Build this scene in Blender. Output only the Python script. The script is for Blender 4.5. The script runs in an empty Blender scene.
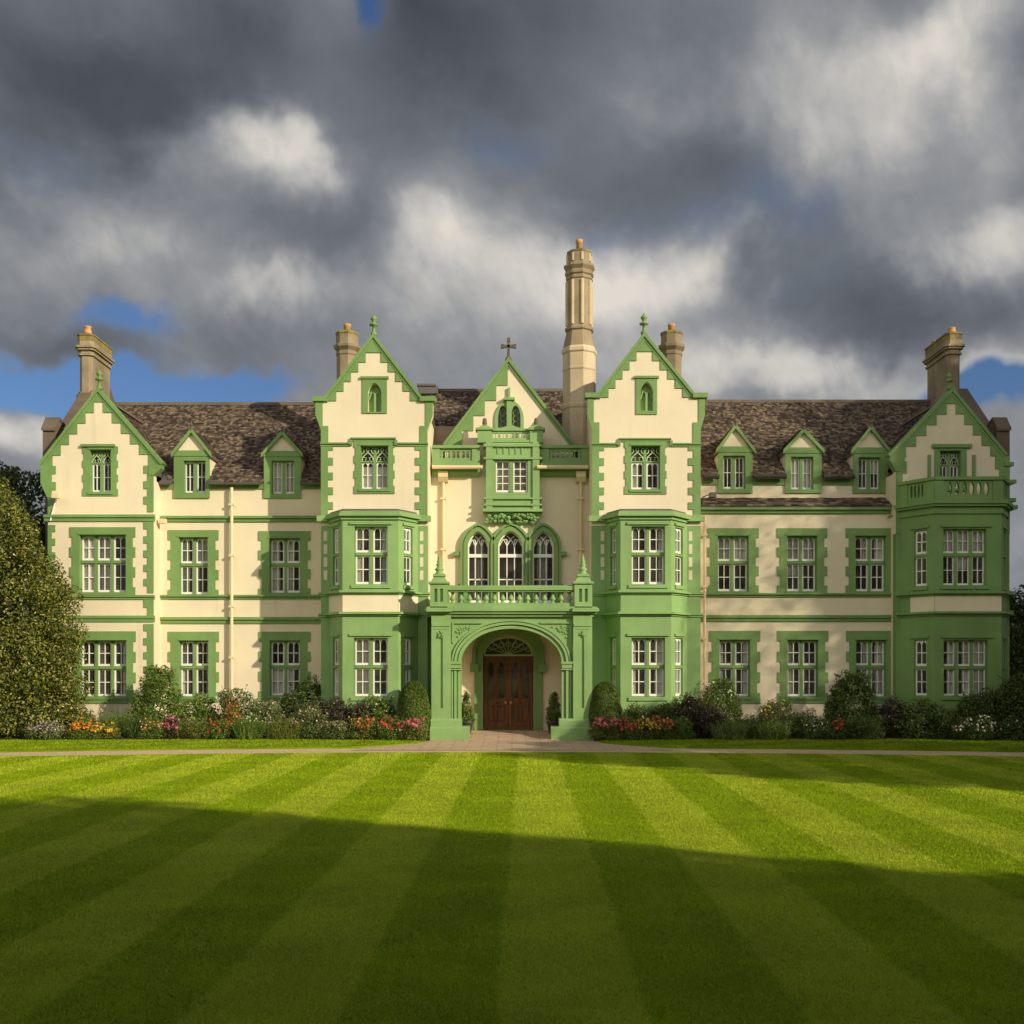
import bpy, math, random
import numpy as np
from mathutils import Vector
from mathutils.geometry import tessellate_polygon
R = math.radians
random.seed(7)
SC = bpy.context.scene
COL = SC.collection

# ------------------------------------------------------------------ camera
F, CX, HZ, EYE = 1100.0, 512.0, 670.0, 2.3          # focal length in px, horizon row, eye height
cam = bpy.data.cameras.new('camera')
cam.sensor_fit = 'HORIZONTAL'; cam.sensor_width = 36.0
cam.lens = 36.0*F/1024.0
cam.shift_y = (HZ-512.0)/1024.0
cam.clip_start = 0.1; cam.clip_end = 3000
cam_o = bpy.data.objects.new('camera', cam); COL.objects.link(cam_o)
cam_o.location = (0, 0, EYE); cam_o.rotation_euler = (R(90), 0, 0)
SC.camera = cam_o

# ------------------------------------------------------------------ view + sun
SC.view_settings.view_transform = 'Standard'
SC.view_settings.look = 'None'
SC.view_settings.exposure = 0.0
SC.view_settings.gamma = 1.0
SUN_AZ, SUN_EL = 127.0, 22.0                         # degrees clockwise from +Y, elevation
to_sun = Vector((math.sin(R(SUN_AZ))*math.cos(R(SUN_EL)), math.cos(R(SUN_AZ))*math.cos(R(SUN_EL)), math.sin(R(SUN_EL))))
sun = bpy.data.lights.new('sun', 'SUN')
sun.energy = 4.75; sun.angle = R(0.6); sun.color = (1.0, 0.87, 0.64)
sun_o = bpy.data.objects.new('sun', sun); COL.objects.link(sun_o)
sun_o.location = (40, -30, 40)
sun_o.rotation_euler = (-to_sun).to_track_quat('-Z', 'Y').to_euler()

# ------------------------------------------------------------------ node helper
class S:
    """a socket with arithmetic"""
    def __init__(s, nt, sock): s.nt, s.k = nt, sock
    def _m(s, op, *a, clamp=False):
        n = s.nt.nodes.new('ShaderNodeMath'); n.operation = op; n.use_clamp = clamp
        for i, v in enumerate((s,)+a):
            if isinstance(v, S): s.nt.links.new(v.k, n.inputs[i])
            else: n.inputs[i].default_value = v
        return S(s.nt, n.outputs[0])
    def __add__(s, o): return s._m('ADD', o)
    def __radd__(s, o): return s._m('ADD', o)
    def __sub__(s, o): return s._m('SUBTRACT', o)
    def __rsub__(s, o): return (s*-1)+o
    def __mul__(s, o): return s._m('MULTIPLY', o)
    def __rmul__(s, o): return s._m('MULTIPLY', o)
    def __truediv__(s, o): return s._m('DIVIDE', o)
    def fn(s, op, *a): return s._m(op, *a)
    def clamp(s): return s._m('ADD', 0.0, clamp=True)
    def smooth(s, a, b, lo=0.0, hi=1.0):
        n = s.nt.nodes.new('ShaderNodeMapRange'); n.interpolation_type = 'SMOOTHSTEP'
        s.nt.links.new(s.k, n.inputs[0])
        for i, v in enumerate((a, b, lo, hi)): n.inputs[i+1].default_value = v
        return S(s.nt, n.outputs[0])

def srgb(r, g, b):
    f = lambda c: (c/12.92 if c <= .04045 else ((c+.055)/1.055)**2.4)
    return (f(r/255), f(g/255), f(b/255), 1)
def xyz(nt, vec):
    n = nt.nodes.new('ShaderNodeSeparateXYZ'); nt.links.new(vec, n.inputs[0])
    return [S(nt, n.outputs[i]) for i in range(3)]
def comb(nt, *a):
    n = nt.nodes.new('ShaderNodeCombineXYZ')
    for i, v in enumerate(a):
        if isinstance(v, S): nt.links.new(v.k, n.inputs[i])
        else: n.inputs[i].default_value = v
    return n.outputs[0]
def noise(nt, vec, scale, detail=4, rough=.55, dist=0.0, col=False, dim='3D'):
    n = nt.nodes.new('ShaderNodeTexNoise'); n.noise_dimensions = dim
    if vec is not None: nt.links.new(vec, n.inputs['Vector'])
    n.inputs['Scale'].default_value = scale; n.inputs['Detail'].default_value = detail
    n.inputs['Roughness'].default_value = rough; n.inputs['Distortion'].default_value = dist
    return n.outputs['Color'] if col else S(nt, n.outputs['Fac'])
def ramp(nt, fac, stops):
    n = nt.nodes.new('ShaderNodeValToRGB')
    el = n.color_ramp.elements
    while len(el) < len(stops): el.new(.5)
    for e, (p, c) in zip(el, stops): e.position = p; e.color = c if len(c) == 4 else (*c, 1)
    nt.links.new(fac.k if isinstance(fac, S) else fac, n.inputs[0])
    return n.outputs[0]
def mix(nt, fac, a, b, blend='MIX'):
    n = nt.nodes.new('ShaderNodeMix'); n.data_type = 'RGBA'; n.blend_type = blend
    for i, v in ((0, fac), (6, a), (7, b)):
        if isinstance(v, S): nt.links.new(v.k, n.inputs[i])
        elif isinstance(v, (int, float)): n.inputs[i].default_value = v
        elif isinstance(v, tuple): n.inputs[i].default_value = v if len(v) == 4 else (*v, 1)
        else: nt.links.new(v, n.inputs[i])
    return n.outputs[2]

# ------------------------------------------------------------------ world: stormy broken cloud over a clear sky
W = bpy.data.worlds.new('World'); SC.world = W; W.use_nodes = True
nt = W.node_tree; nt.nodes.clear()
w_out = nt.nodes.new('ShaderNodeOutputWorld'); bg = nt.nodes.new('ShaderNodeBackground')
nt.links.new(bg.outputs[0], w_out.inputs[0])
BGS = 0.1
bg.inputs[1].default_value = BGS
sky = nt.nodes.new('ShaderNodeTexSky'); sky.sky_type = 'NISHITA'; sky.sun_disc = False
sky.sun_elevation = R(SUN_EL); sky.sun_rotation = R(SUN_AZ); sky.ozone_density = 2.0; sky.air_density = 1.0
tc = nt.nodes.new('ShaderNodeTexCoord')
d0 = tc.outputs['Generated']
dx, dy, dz = xyz(nt, d0)
up = dz.fn('MAXIMUM', 0.0) + 0.16
plane = comb(nt, dx/up*1.1, dy/up*.62, 0.0)         # flat cloud deck seen in perspective, drawn out along the wind
wcol = noise(nt, d0, 3.6, 5, .55, 0.4, col=True)
wx, wy, wz = xyz(nt, wcol)
fcol = noise(nt, d0, 11.0, 4, .6, 0.0, col=True)
fx, fy, fz = xyz(nt, fcol)
ex = dx + (wx-.5)*0.24 + (fx-.5)*0.07
ez = dz + (wz-.5)*0.17 + (fz-.5)*0.06
ey = dy
def lobe(px, py, sx, sy, amp):
    v = Vector(((px-CX)/F, 1.0, (HZ-py)/F)); n = v.length; c = v/n
    a = (ex-c.x)/(sx/F/n); b = (ez-c.z)/(sy/F/n)
    r2 = a*a+b*b
    return (r2*-1.0).fn('EXPONENT')*amp if False else S(nt, (r2*-1.0).fn('EXPONENT').k)*amp
front = dy.smooth(0.0, 0.35)
BR = [(236,166,58,28,.66),(300,186,30,22,.4),(255,200,70,40,.18),(428,262,34,30,.4),(490,250,34,30,.46),(460,285,90,50,.2),(640,282,90,34,.66),(560,300,80,50,.3),(720,262,40,36,.3),
      (930,42,58,30,.5),(870,85,120,70,.24),(780,70,110,60,.16),(1000,242,70,34,.46),(930,250,90,30,.16),(790,382,120,20,.46),(690,370,120,40,.2),(20,450,50,22,.5),(1010,372,55,18,.3),
      (60,235,130,50,.2),(290,310,120,30,.12),(850,140,110,70,.14),(620,110,80,60,.08),(170,195,40,14,.16),(250,305,60,16,.22),(120,250,80,20,.12),(520,180,90,50,.1),(340,30,70,50,.14),(1005,140,40,60,.16)]
DK = [(90,110,150,70,-.28),(150,180,70,26,-.14),(560,60,140,70,-.2),(690,165,120,46,-.17),(860,290,90,40,-.22),(780,240,60,40,-.12),(300,265,110,34,-.15),(60,345,100,22,-.15),(920,330,90,22,-.14),
      (250,40,70,40,-.14),(440,30,60,50,-.2),(420,120,80,40,-.08),(330,345,120,24,-.06)]
bsum = None
for L in BR+DK:
    t = lobe(*L); bsum = t if bsum is None else bsum+t
n1 = noise(nt, plane, 1.25, 9, .58, 0.5)
n2 = noise(nt, comb(nt, dx*.9+dz*.7, dy*.9, dz*1.5-dx*.3), 6.0, 7, .56, 0.8)
n3 = noise(nt, comb(nt, dx*1.4+dz*.5, dy, dz*.8), 26.0, 6, .62, .3)
val = 0.425 + bsum*front*.95 + (n1-.5)*0.52 + (n2-.5)*0.20 + dz.smooth(.16, .46, .13, .0)
val = val - val.smooth(.66, 1.3, 0.0, .20)
val = val + (n3-.5)*val.smooth(.35, .8, .05, .30)
cl = ramp(nt, val, [(0.0, srgb(58,63,72)), (.2, srgb(78,83,92)), (.42, srgb(112,117,125)), (.62, srgb(150,152,155)), (.84, srgb(196,193,188)), (1.0, srgb(224,217,208))])
BL = [(40,394,105,28,1.35),(170,388,90,24,1.1),(95,318,55,18,.8),(230,388,60,16,.55),(1000,390,66,22,1.3),(383,50,20,34,.92),(752,195,80,56,.44),(560,150,60,40,.42),(470,130,60,40,.2),(640,235,40,24,.3),(800,290,60,40,.22),(20,170,60,40,.2)]
blue = None
for L in BL:
    t = lobe(*L); blue = t if blue is None else blue+t
gap = (blue*front + (n2-.5)*.6 + (n1-.5)*.4).smooth(.16, .85)
bright_back = (dy*-1.0).smooth(-.15, .55)            # unseen sky behind the viewer, brightened in a band to fill the facade's shade
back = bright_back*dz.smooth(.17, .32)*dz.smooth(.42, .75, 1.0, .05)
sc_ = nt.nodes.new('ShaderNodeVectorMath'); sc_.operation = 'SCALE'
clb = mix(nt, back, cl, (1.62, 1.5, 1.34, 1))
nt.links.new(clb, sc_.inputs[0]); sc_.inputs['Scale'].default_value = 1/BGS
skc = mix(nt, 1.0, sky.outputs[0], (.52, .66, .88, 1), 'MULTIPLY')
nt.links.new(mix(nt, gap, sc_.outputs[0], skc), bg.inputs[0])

# ------------------------------------------------------------------ materials
def newmat(name):
    m = bpy.data.materials.new(name); m.use_nodes = True
    t = m.node_tree; t.nodes.clear()
    o = t.nodes.new('ShaderNodeOutputMaterial'); p = t.nodes.new('ShaderNodeBsdfPrincipled')
    t.links.new(p.outputs[0], o.inputs[0])
    return m, t, p, o
def pos(t): return t.nodes.new('ShaderNodeNewGeometry').outputs['Position']
def island(t): return S(t, t.nodes.new('ShaderNodeNewGeometry').outputs['Random Per Island'])
def bump(t, p, h, strength=.3, dist=.01):
    b = t.nodes.new('ShaderNodeBump'); b.inputs['Strength'].default_value = strength; b.inputs['Distance'].default_value = dist
    t.links.new(h.k, b.inputs['Height']); t.links.new(b.outputs[0], p.inputs['Normal'])
def paint(name, c, rough=.6, var=.12, stain=.25, staincol=None):
    m, t, p, o = newmat(name)
    P = pos(t)
    x, y, z = xyz(t, P)
    n_big = noise(t, P, .55, 5, .6)
    streak = noise(t, comb(t, x*3.2, y*3.2, z*.28), 1.0, 5, .65)
    n_f = noise(t, P, 9, 4, .6)
    a = mix(t, n_big.smooth(.3, .7), tuple(v*(1-var) for v in c), tuple(min(1, v*(1+var*.6)) for v in c))
    sc = staincol or tuple(v*.62 for v in c)
    b = mix(t, streak.smooth(.52, .80)*stain, a, sc)
    e = mix(t, n_f.smooth(.58, .78)*stain*.5, b, tuple(v*.8 for v in c))
    t.links.new(e, p.inputs['Base Color']); p.inputs['Roughness'].default_value = rough
    bump(t, p, noise(t, P, 38, 4, .7)+n_f*.8, .22, .012)
    return m
M = {}
M['cream'] = paint('cream_render', (.745, .655, .478), .8, .06, .42, (.56, .46, .31))
M['green'] = paint('green_paint', (.225, .375, .135), .6, .16, .42)
M['trim'] = paint('green_trim_paint', (.165, .290, .088), .6, .16, .45)
M['white'] = paint('white_paint', (.80, .80, .74), .4, .04, .15)
M['pipe'] = paint('cream_pipe_paint', (.74, .60, .37), .45, .06, .4, (.42, .30, .16))
M['tracery'] = paint('pale_green_paint', (.42, .52, .30), .55, .1, .2)
M['stone'] = paint('chimney_stone', (.31, .245, .155), .85, .35, .85, (.11, .09, .065))
M['palestone'] = paint('pale_chimney_stone', (.60, .49, .33), .85, .2, .5, (.30, .24, .16))
M['darkstone'] = paint('weathered_stone', (.14, .108, .078), .9, .3, .6)
M['pot'] = paint('clay_pot', (.55, .31, .12), .8, .2, .4)
M['inside'] = paint('dim_interior', (.36, .28, .20), .9, .1, .1)
M['lead'] = paint('lead_flashing', (.12, .11, .105), .5, .1, .3)
M['iron'] = paint('dark_iron', (.05, .045, .04), .5, .1, .1)
# stone cap with lichen growing in patches
m, t, p, o = newmat('lichen_stone'); P = pos(t)
k = noise(t, P, 3.0, 6, .7).smooth(.42, .58)
a = mix(t, noise(t, P, 6, 3), (.24, .18, .11), (.10, .085, .06))
b = mix(t, noise(t, P, 8, 3), (.20, .20, .035), (.36, .27, .04))
t.links.new(mix(t, k, a, b), p.inputs['Base Color']); p.inputs['Roughness'].default_value = .95
bump(t, p, noise(t, P, 20, 4), .6, .03); M['lichen'] = m
# slates, each its own shade
m, t, p, o = newmat('slate'); P = pos(t); i = island(t)
a = ramp(t, i, [(0, (.028, .021, .017)), (.3, (.075, .054, .040)), (.65, (.155, .112, .078)), (1, (.30, .225, .155))])
b = mix(t, noise(t, P, .8, 5).smooth(.45, .75)*.28, a, (.06, .043, .032))
b = mix(t, noise(t, P, 14, 3).smooth(.55, .78)*.3, b, (.24, .20, .12))
t.links.new(b, p.inputs['Base Color']); p.inputs['Roughness'].default_value = .8
bump(t, p, noise(t, P, 25, 4), .5, .015); M['slate'] = m
# polished hardwood of the door
m, t, p, o = newmat('door_wood'); P = pos(t); x, y, z = xyz(t, P)
g = noise(t, comb(t, x*14, y*14, z*1.2), 1.0, 6, .65, 1.2)
t.links.new(ramp(t, g, [(.25, (.04, .014, .005)), (.55, (.155, .057, .016)), (.8, (.32, .125, .036))]), p.inputs['Base Color'])
p.inputs['Roughness'].default_value = .32; bump(t, p, g, .15, .004); M['wood'] = m
# window glass: clear pane with real reflection
m, t, p, o = newmat('window_glass'); t.nodes.remove(p)
fr = t.nodes.new('ShaderNodeFresnel'); fr.inputs[0].default_value = 1.52
tr = t.nodes.new('ShaderNodeBsdfTransparent'); tr.inputs[0].default_value = (.80, .82, .80, 1)
gl = t.nodes.new('ShaderNodeBsdfGlossy'); gl.inputs['Roughness'].default_value = .03
P = pos(t); bb = t.nodes.new('ShaderNodeBump'); bb.inputs['Strength'].default_value = .12; bb.inputs['Distance'].default_value = .02
t.links.new(noise(t, P, 2.2, 2).k, bb.inputs['Height']); t.links.new(bb.outputs[0], gl.inputs['Normal'])
df = t.nodes.new('ShaderNodeBsdfDiffuse'); df.inputs[0].default_value = (.55, .50, .43, 1); m2 = t.nodes.new('ShaderNodeMixShader'); t.links.new((noise(t, P, 1.3, 3).smooth(.35, .7, .035, .11)).k, m2.inputs[0])
t.links.new(tr.outputs[0], m2.inputs[1]); t.links.new(df.outputs[0], m2.inputs[2])
ms = t.nodes.new('ShaderNodeMixShader')
t.links.new(fr.outputs[0], ms.inputs[0]); t.links.new(m2.outputs[0], ms.inputs[1]); t.links.new(gl.outputs[0], ms.inputs[2])
t.links.new(ms.outputs[0], o.inputs[0]); M['glass'] = m
M['curtain'] = paint('net_curtain', (.84, .80, .73), .9, .05, .1)
# lawn
def lawn_colour(t, P, angle_b, off, period, a, b):
    x, y, z = xyz(t, P)
    wob = (noise(t, P, .35, 3)-.5)*.16 + (noise(t, P, 5.0, 3)-.5)*.20
    s = (x - y*angle_b - off + wob)/period
    fr = s.fn('FRACT')
    st = (fr-.5).fn('ABSOLUTE').smooth(.225, .275)     # 1 in the light half
    patch = noise(t, P, .8, 6, .6); fine = noise(t, comb(t, x*1.0, y*3.0, z), 9, 4, .7)
    ca = mix(t, patch.smooth(.3, .75), tuple(v*.86 for v in a), tuple(v*1.12 for v in a))
    cb = mix(t, patch.smooth(.3, .75), tuple(v*.86 for v in b), tuple(v*1.12 for v in b))
    c = mix(t, st, ca, cb)
    c = mix(t, fine.smooth(.5, .8)*.28, c, (.20, .19, .02))
    return mix(t, noise(t, P, 2.6, 4).smooth(.60, .8)*.22, c, (.12, .17, .008))
def grassmat(name, blade, args):
    m, t, p, o = newmat(name); P = pos(t)
    c = lawn_colour(t, P, *args)
    if blade:
        c = mix(t, island(t), mix(t, 1.0, c, (.62, .66, .55, 1), 'MULTIPLY'), mix(t, 1.0, c, (1.34, 1.30, 1.2, 1), 'MULTIPLY'))
    t.links.new(c, p.inputs['Base Color']); p.inputs['Roughness'].default_value = .62
    p.inputs['Specular IOR Level'].default_value = .12
    if not blade: bump(t, p, noise(t, P, 60, 3, .7), .9, .03)
    return m
LA = (.0136, .30, 2.06, (.236, .342, .002), (.322, .412, .018))
M['lawn'] = grassmat('lawn_turf', False, LA)
M['blade'] = grassmat('grass_blades', True, LA)
LB = (1.6, .2, 3.4, (.165, .250, .003), (.200, .285, .006))
M['strip'] = grassmat('strip_turf', False, LB)
M['stripblade'] = grassmat('strip_blades', True, LB)
m, t, p, o = newmat('gravel'); P = pos(t)
v = t.nodes.new('ShaderNodeTexVoronoi'); v.inputs['Scale'].default_value = 45; t.links.new(P, v.inputs['Vector'])
c = mix(t, S(t, v.outputs['Color']), (.50, .36, .22), (.72, .54, .36))
c = mix(t, noise(t, P, 1.2, 5).smooth(.45, .75)*.5, c, (.40, .30, .20))
t.links.new(c, p.inputs['Base Color']); p.inputs['Roughness'].default_value = .95
bump(t, p, S(t, v.outputs['Distance']), .6, .02); M['gravel'] = m
m, t, p, o = newmat('paving'); P = pos(t)
b = t.nodes.new('ShaderNodeTexBrick'); t.links.new(P, b.inputs['Vector'])
b.inputs['Scale'].default_value = 1.0; b.inputs['Brick Width'].default_value = .9; b.inputs['Row Height'].default_value = .45; b.inputs['Mortar Size'].default_value = .012
b.inputs['Color1'].default_value = (.58, .41, .27, 1); b.inputs['Color2'].default_value = (.47, .34, .235, 1); b.inputs['Mortar'].default_value = (.17, .125, .09, 1)
c = mix(t, noise(t, P, 5, 5).smooth(.4, .8)*.5, b.outputs['Color'], (.24, .175, .13))
t.links.new(c, p.inputs['Base Color']); p.inputs['Roughness'].default_value = .85; bump(t, p, noise(t, P, 30, 4), .4, .01); M['paving'] = m
m, t, p, o = newmat('soil'); P = pos(t)
t.links.new(mix(t, noise(t, P, 14, 5), (.02, .013, .008), (.075, .05, .03)), p.inputs['Base Color']); p.inputs['Roughness'].default_value = 1
bump(t, p, noise(t, P, 18, 5), 1, .06); M['soil'] = m
def leafmat(name, stops, trans=.22, rough=.5):
    m, t, p, o = newmat(name)
    c = ramp(t, island(t), stops)
    t.links.new(c, p.inputs['Base Color']); p.inputs['Roughness'].default_value = rough
    p.inputs['Specular IOR Level'].default_value = .35
    tl = t.nodes.new('ShaderNodeBsdfTranslucent'); t.links.new(mix(t, 1.0, c, (1.3, 1.35, .6, 1), 'MULTIPLY'), tl.inputs[0])
    ms = t.nodes.new('ShaderNodeMixShader'); ms.inputs[0].default_value = trans
    t.links.new(p.outputs[0], ms.inputs[1]); t.links.new(tl.outputs[0], ms.inputs[2]); t.links.new(ms.outputs[0], o.inputs[0])
    return m
M['holly'] = leafmat('holly_leaves', [(0, (.026, .040, .006)), (.5, (.085, .110, .014)), (.82, (.20, .21, .03)), (.95, (.36, .31, .07)), (1, (.46, .39, .12))], .12, .38)
M['leaf'] = leafmat('green_leaves', [(0, (.045, .085, .012)), (.5, (.105, .175, .024)), (1, (.22, .29, .05))])
M['leafdark'] = leafmat('dark_leaves', [(0, (.026, .050, .010)), (.6, (.066, .112, .020)), (1, (.14, .185, .040))])
M['leafyellow'] = leafmat('yellow_green_leaves', [(0, (.06, .09, .014)), (.5, (.13, .155, .026)), (1, (.25, .25, .06))])
M['leafpale'] = leafmat('pale_leaves', [(0, (.05, .09, .018)), (.55, (.11, .165, .034)), (.92, (.22, .25, .08)), (1, (.42, .39, .22))])
M['leafpurple'] = leafmat('purple_leaves', [(0, (.022, .014, .014)), (.45, (.060, .035, .028)), (.75, (.055, .070, .025)), (1, (.14, .085, .060))])
M['box'] = leafmat('box_leaves', [(0, (.036, .070, .010)), (.6, (.09, .145, .020)), (1, (.19, .245, .042))], .1)
M['tree'] = leafmat('tree_leaves', [(0, (.020, .038, .009)), (.6, (.045, .072, .016)), (1, (.09, .11, .025))], .12)
m, t, p, o = newmat('bark'); P = pos(t); x, y, z = xyz(t, P)
t.links.new(mix(t, noise(t, comb(t, x*6, y*6, z), 3, 5), (.03, .02, .013), (.12, .09, .06)), p.inputs['Base Color']); p.inputs['Roughness'].default_value = .95
M['bark'] = m
for nm, a, b in (('orange', (.75, .20, .01), (.85, .36, .02)), ('yellow', (.80, .48, .02), (.85, .62, .10)), ('red', (.50, .03, .02), (.72, .10, .06)), ('pink', (.62, .05, .17), (.78, .22, .34)),
                 ('white', (.72, .68, .60), (.85, .82, .78)), ('mauve', (.32, .20, .30), (.50, .36, .44)), ('blush', (.62, .38, .32), (.80, .62, .50)), ('coral', (.72, .12, .05), (.80, .26, .12))):
    M['f_'+nm] = leafmat('petals_'+nm, [(0, a), (1, b)], .25, .6)

# ------------------------------------------------------------------ mesh builder
def X(px, Y): return (px-CX)*Y/F
def Z(py, Y): return EYE+(HZ-py)*Y/F
class MB:
    def __init__(s, T=None): s.v, s.f, s.T = [], [], T
    def add(s, pts, faces):
        o = len(s.v)
        s.v += [s.T(*p) if s.T else tuple(p) for p in pts]
        s.f += [tuple(i+o for i in f) for f in faces]
        return s
    def box(s, x0, x1, y0, y1, z0, z1):
        return s.add([(x0,y0,z0),(x1,y0,z0),(x1,y1,z0),(x0,y1,z0),(x0,y0,z1),(x1,y0,z1),(x1,y1,z1),(x0,y1,z1)],
                     [(0,3,2,1),(4,5,6,7),(0,1,5,4),(1,2,6,5),(2,3,7,6),(3,0,4,7)])
    def plate(s, outer, holes, d0, d1):
        """polygon with holes in (u,z), from depth d0 (front) to d1 (back)"""
        loops = [list(outer)]+[list(h) for h in holes]
        flat = [p for l in loops for p in l]; n = len(flat)
        tris = tessellate_polygon([[Vector((p[0], p[1], 0)) for p in l] for l in loops])
        pts = [(p[0], d0, p[1]) for p in flat]+[(p[0], d1, p[1]) for p in flat]
        fc = []
        for a, b, c in tris:
            fc.append((a, b, c)); fc.append((c+n, b+n, a+n))
        o = 0
        for l in loops:
            m_ = len(l)
            for i in range(m_):
                j = (i+1) % m_; fc.append((o+i, o+j, o+j+n, o+i+n))
            o += m_
        return s.add(pts, fc)
    def slab(s, plan, z0, z1):
        n = len(plan)
        pts = [(p[0], p[1], z0) for p in plan]+[(p[0], p[1], z1) for p in plan]
        tris = tessellate_polygon([[Vector((p[0], p[1], 0)) for p in plan]])
        fc = [tuple(t) for t in tris]+[tuple(i+n for i in t) for t in tris]+[(i, (i+1) % n, (i+1) % n+n, i+n) for i in range(n)]
        return s.add(pts, fc)
    def prism(s, prof, a, b, axis='x'):
        """profile swept along x: prof of (y,z)"""
        n = len(prof)
        mk = (lambda u, p: (u, p[0], p[1])) if axis == 'x' else (lambda u, p: (p[0], u, p[1]))
        pts = [mk(a, p) for p in prof]+[mk(b, p) for p in prof]
        return s.add(pts, [tuple(range(n)), tuple(range(2*n-1, n-1, -1))]+[(i, (i+1) % n, (i+1) % n+n, i+n) for i in range(n)])
    def lathe(s, prof, cx, cy, n=12, rot=0.0, sx=1.0, sy=1.0):
        pts, fc = [], []
        for r, z in prof:
            for k in range(n):
                a = rot+2*math.pi*k/n; pts.append((cx+r*math.cos(a)*sx, cy+r*math.sin(a)*sy, z))
        for i in range(len(prof)-1):
            for k in range(n):
                k2 = (k+1) % n; fc.append((i*n+k, i*n+k2, (i+1)*n+k2, (i+1)*n+k))
        fc.append(tuple(range(n-1, -1, -1))); fc.append(tuple((len(prof)-1)*n+k for k in range(n)))
        return s.add(pts, fc)
    def tube(s, path, r, n=8):
        pts, fc = [], []
        path = [Vector(p) for p in path]; rr = r if isinstance(r, (list, tuple)) else [r]*len(path)
        for i, p in enumerate(path):
            d = (path[min(i+1, len(path)-1)]-path[max(i-1, 0)]).normalized()
            a = d.cross(Vector((0, 1, 0)) if abs(d.y) < .9 else Vector((1, 0, 0))).normalized(); b = d.cross(a)
            for k in range(n):
                t_ = 2*math.pi*k/n; pts.append(tuple(p+a*math.cos(t_)*rr[i]+b*math.sin(t_)*rr[i]))
        for i in range(len(path)-1):
            for k in range(n):
                k2 = (k+1) % n; fc.append((i*n+k, i*n+k2, (i+1)*n+k2, (i+1)*n+k))
        fc.append(tuple(range(n-1, -1, -1))); fc.append(tuple((len(path)-1)*n+k for k in range(n)))
        return s.add(pts, fc)
    def pieces(s, gap=.03):
        n = len(s.v); par = list(range(n))
        def fd(i):
            while par[i] != i: par[i] = par[par[i]]; i = par[i]
            return i
        for f in s.f:
            for i in f[1:]: par[fd(i)] = fd(f[0])
        isl = {}
        for i in range(n): isl.setdefault(fd(i), []).append(i)
        bs = []
        for l in isl.values():
            q = np.array([s.v[i] for i in l]); bs.append([set(l), q.min(0)-gap, q.max(0)+gap])
        ch = True
        while ch:
            ch = False; out = []
            for b in bs:
                for o in out:
                    if (b[1] <= o[2]).all() and (o[1] <= b[2]).all():
                        o[0] |= b[0]; o[1] = np.minimum(o[1], b[1]); o[2] = np.maximum(o[2], b[2]); ch = True; break
                else: out.append(b)
            bs = out
        res = []
        for st, _, _ in bs:
            m_ = MB(); ids = sorted(st); mp = {k: i for i, k in enumerate(ids)}
            m_.v = [s.v[i] for i in ids]; m_.f = [tuple(mp[i] for i in f) for f in s.f if f[0] in st]; res.append(m_)
        return res
    def build(s, name, mat, parent=None, smooth=False):
        if name in SPLIT:
            pc = s.pieces()
            if len(pc) > 1: return [p.build1(name, mat, parent, smooth) for p in pc][0]
        return s.build1(name, mat, parent, smooth)
    def build1(s, name, mat, parent=None, smooth=False):
        me = bpy.data.meshes.new(name); off = OFF.get(root_of(parent), Vector((0, 0, 0))) if parent else Vector((0, 0, 0))
        me.from_pydata([(a-off.x, b-off.y, c-off.z) for a, b, c in s.v], [], s.f); me.update()
        import bmesh
        b = bmesh.new(); b.from_mesh(me); bmesh.ops.recalc_face_normals(b, faces=b.faces); b.to_mesh(me); b.free()
        if smooth:
            for p_ in me.polygons: p_.use_smooth = True
        me.materials.append(M[mat] if isinstance(mat, str) else mat)
        o = bpy.data.objects.new(name, me); COL.objects.link(o)
        if parent: o.parent = parent
        return o
SPLIT = {'quoins', 'sill', 'hood_mould', 'string_course', 'wall_blocks', 'spandrel', 'gutter', 'eaves_frieze', 'capital', 'moulding', 'label_stop', 'pedestal', 'parapet', 'stepped_band', 'apron_panel', 'porch_lining', 'handle', 'letter_plate', 'inner_wall', 'spandrel_panel', 'band', 'arch_surround', 'lead'}
OFF = {}
def root_of(o):
    while o.parent: o = o.parent
    return o.name
def tag(o, label=None, cat=None, group=None, kind=None):
    for k_, v_ in (('label', label), ('category', cat), ('group', group), ('kind', kind)):
        if v_: o[k_] = v_
    return o
def empty(name, loc):
    o = bpy.data.objects.new(name, None); COL.objects.link(o); o.location = loc; o.empty_display_size = .3
    OFF[o.name] = Vector(loc)
    return o
def arch(x0, x1, z0, zs, zt, p=2.0, q=2.0, n=14):
    """closed outline: jambs from z0 to zs, head to zt"""
    c, h = (x0+x1)/2, (x1-x0)/2
    pts = [(x0, z0), (x1, z0)]
    for i in range(n+1):
        t_ = math.sin(math.pi/2*(1-2*i/n))
        pts.append((c+h*t_, zs+(zt-zs)*max(0, 1-abs(t_)**p)**(1/q)))
    return pts
POINT = (1.45, 1.75); ROUND = (2.0, 2.0)
rect = lambda a, b, c, d: [(a, c), (b, c), (b, d), (a, d)]

# ------------------------------------------------------------------ the house
YM, YL, YT, YB, YP = 39.0, 38.2, 37.4, 36.5, 35.9      # main wall, left wing, towers, bay fronts, porch front
YR, YW, YWB = 38.45, 37.9, 36.8                        # right range lower wall, right wing, its bay
house = empty('manor_house', (X(508, YM), YM, 0))
tag(house, 'long cream rendered country house with green painted stonework, gables, towers and porch', 'house')

def frame_T(A, B):
    """local frame on a wall running from plan point A to B (viewed from outside, left to right)"""
    A, B = Vector((A[0], A[1])), Vector((B[0], B[1])); u = (B-A).normalized(); L = (B-A).length
    n = Vector((-u.y, u.x))                              # inward
    return (lambda a, d, z: (A.x+u.x*a+n.x*d, A.y+u.y*a+n.y*d, z)), L

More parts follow.
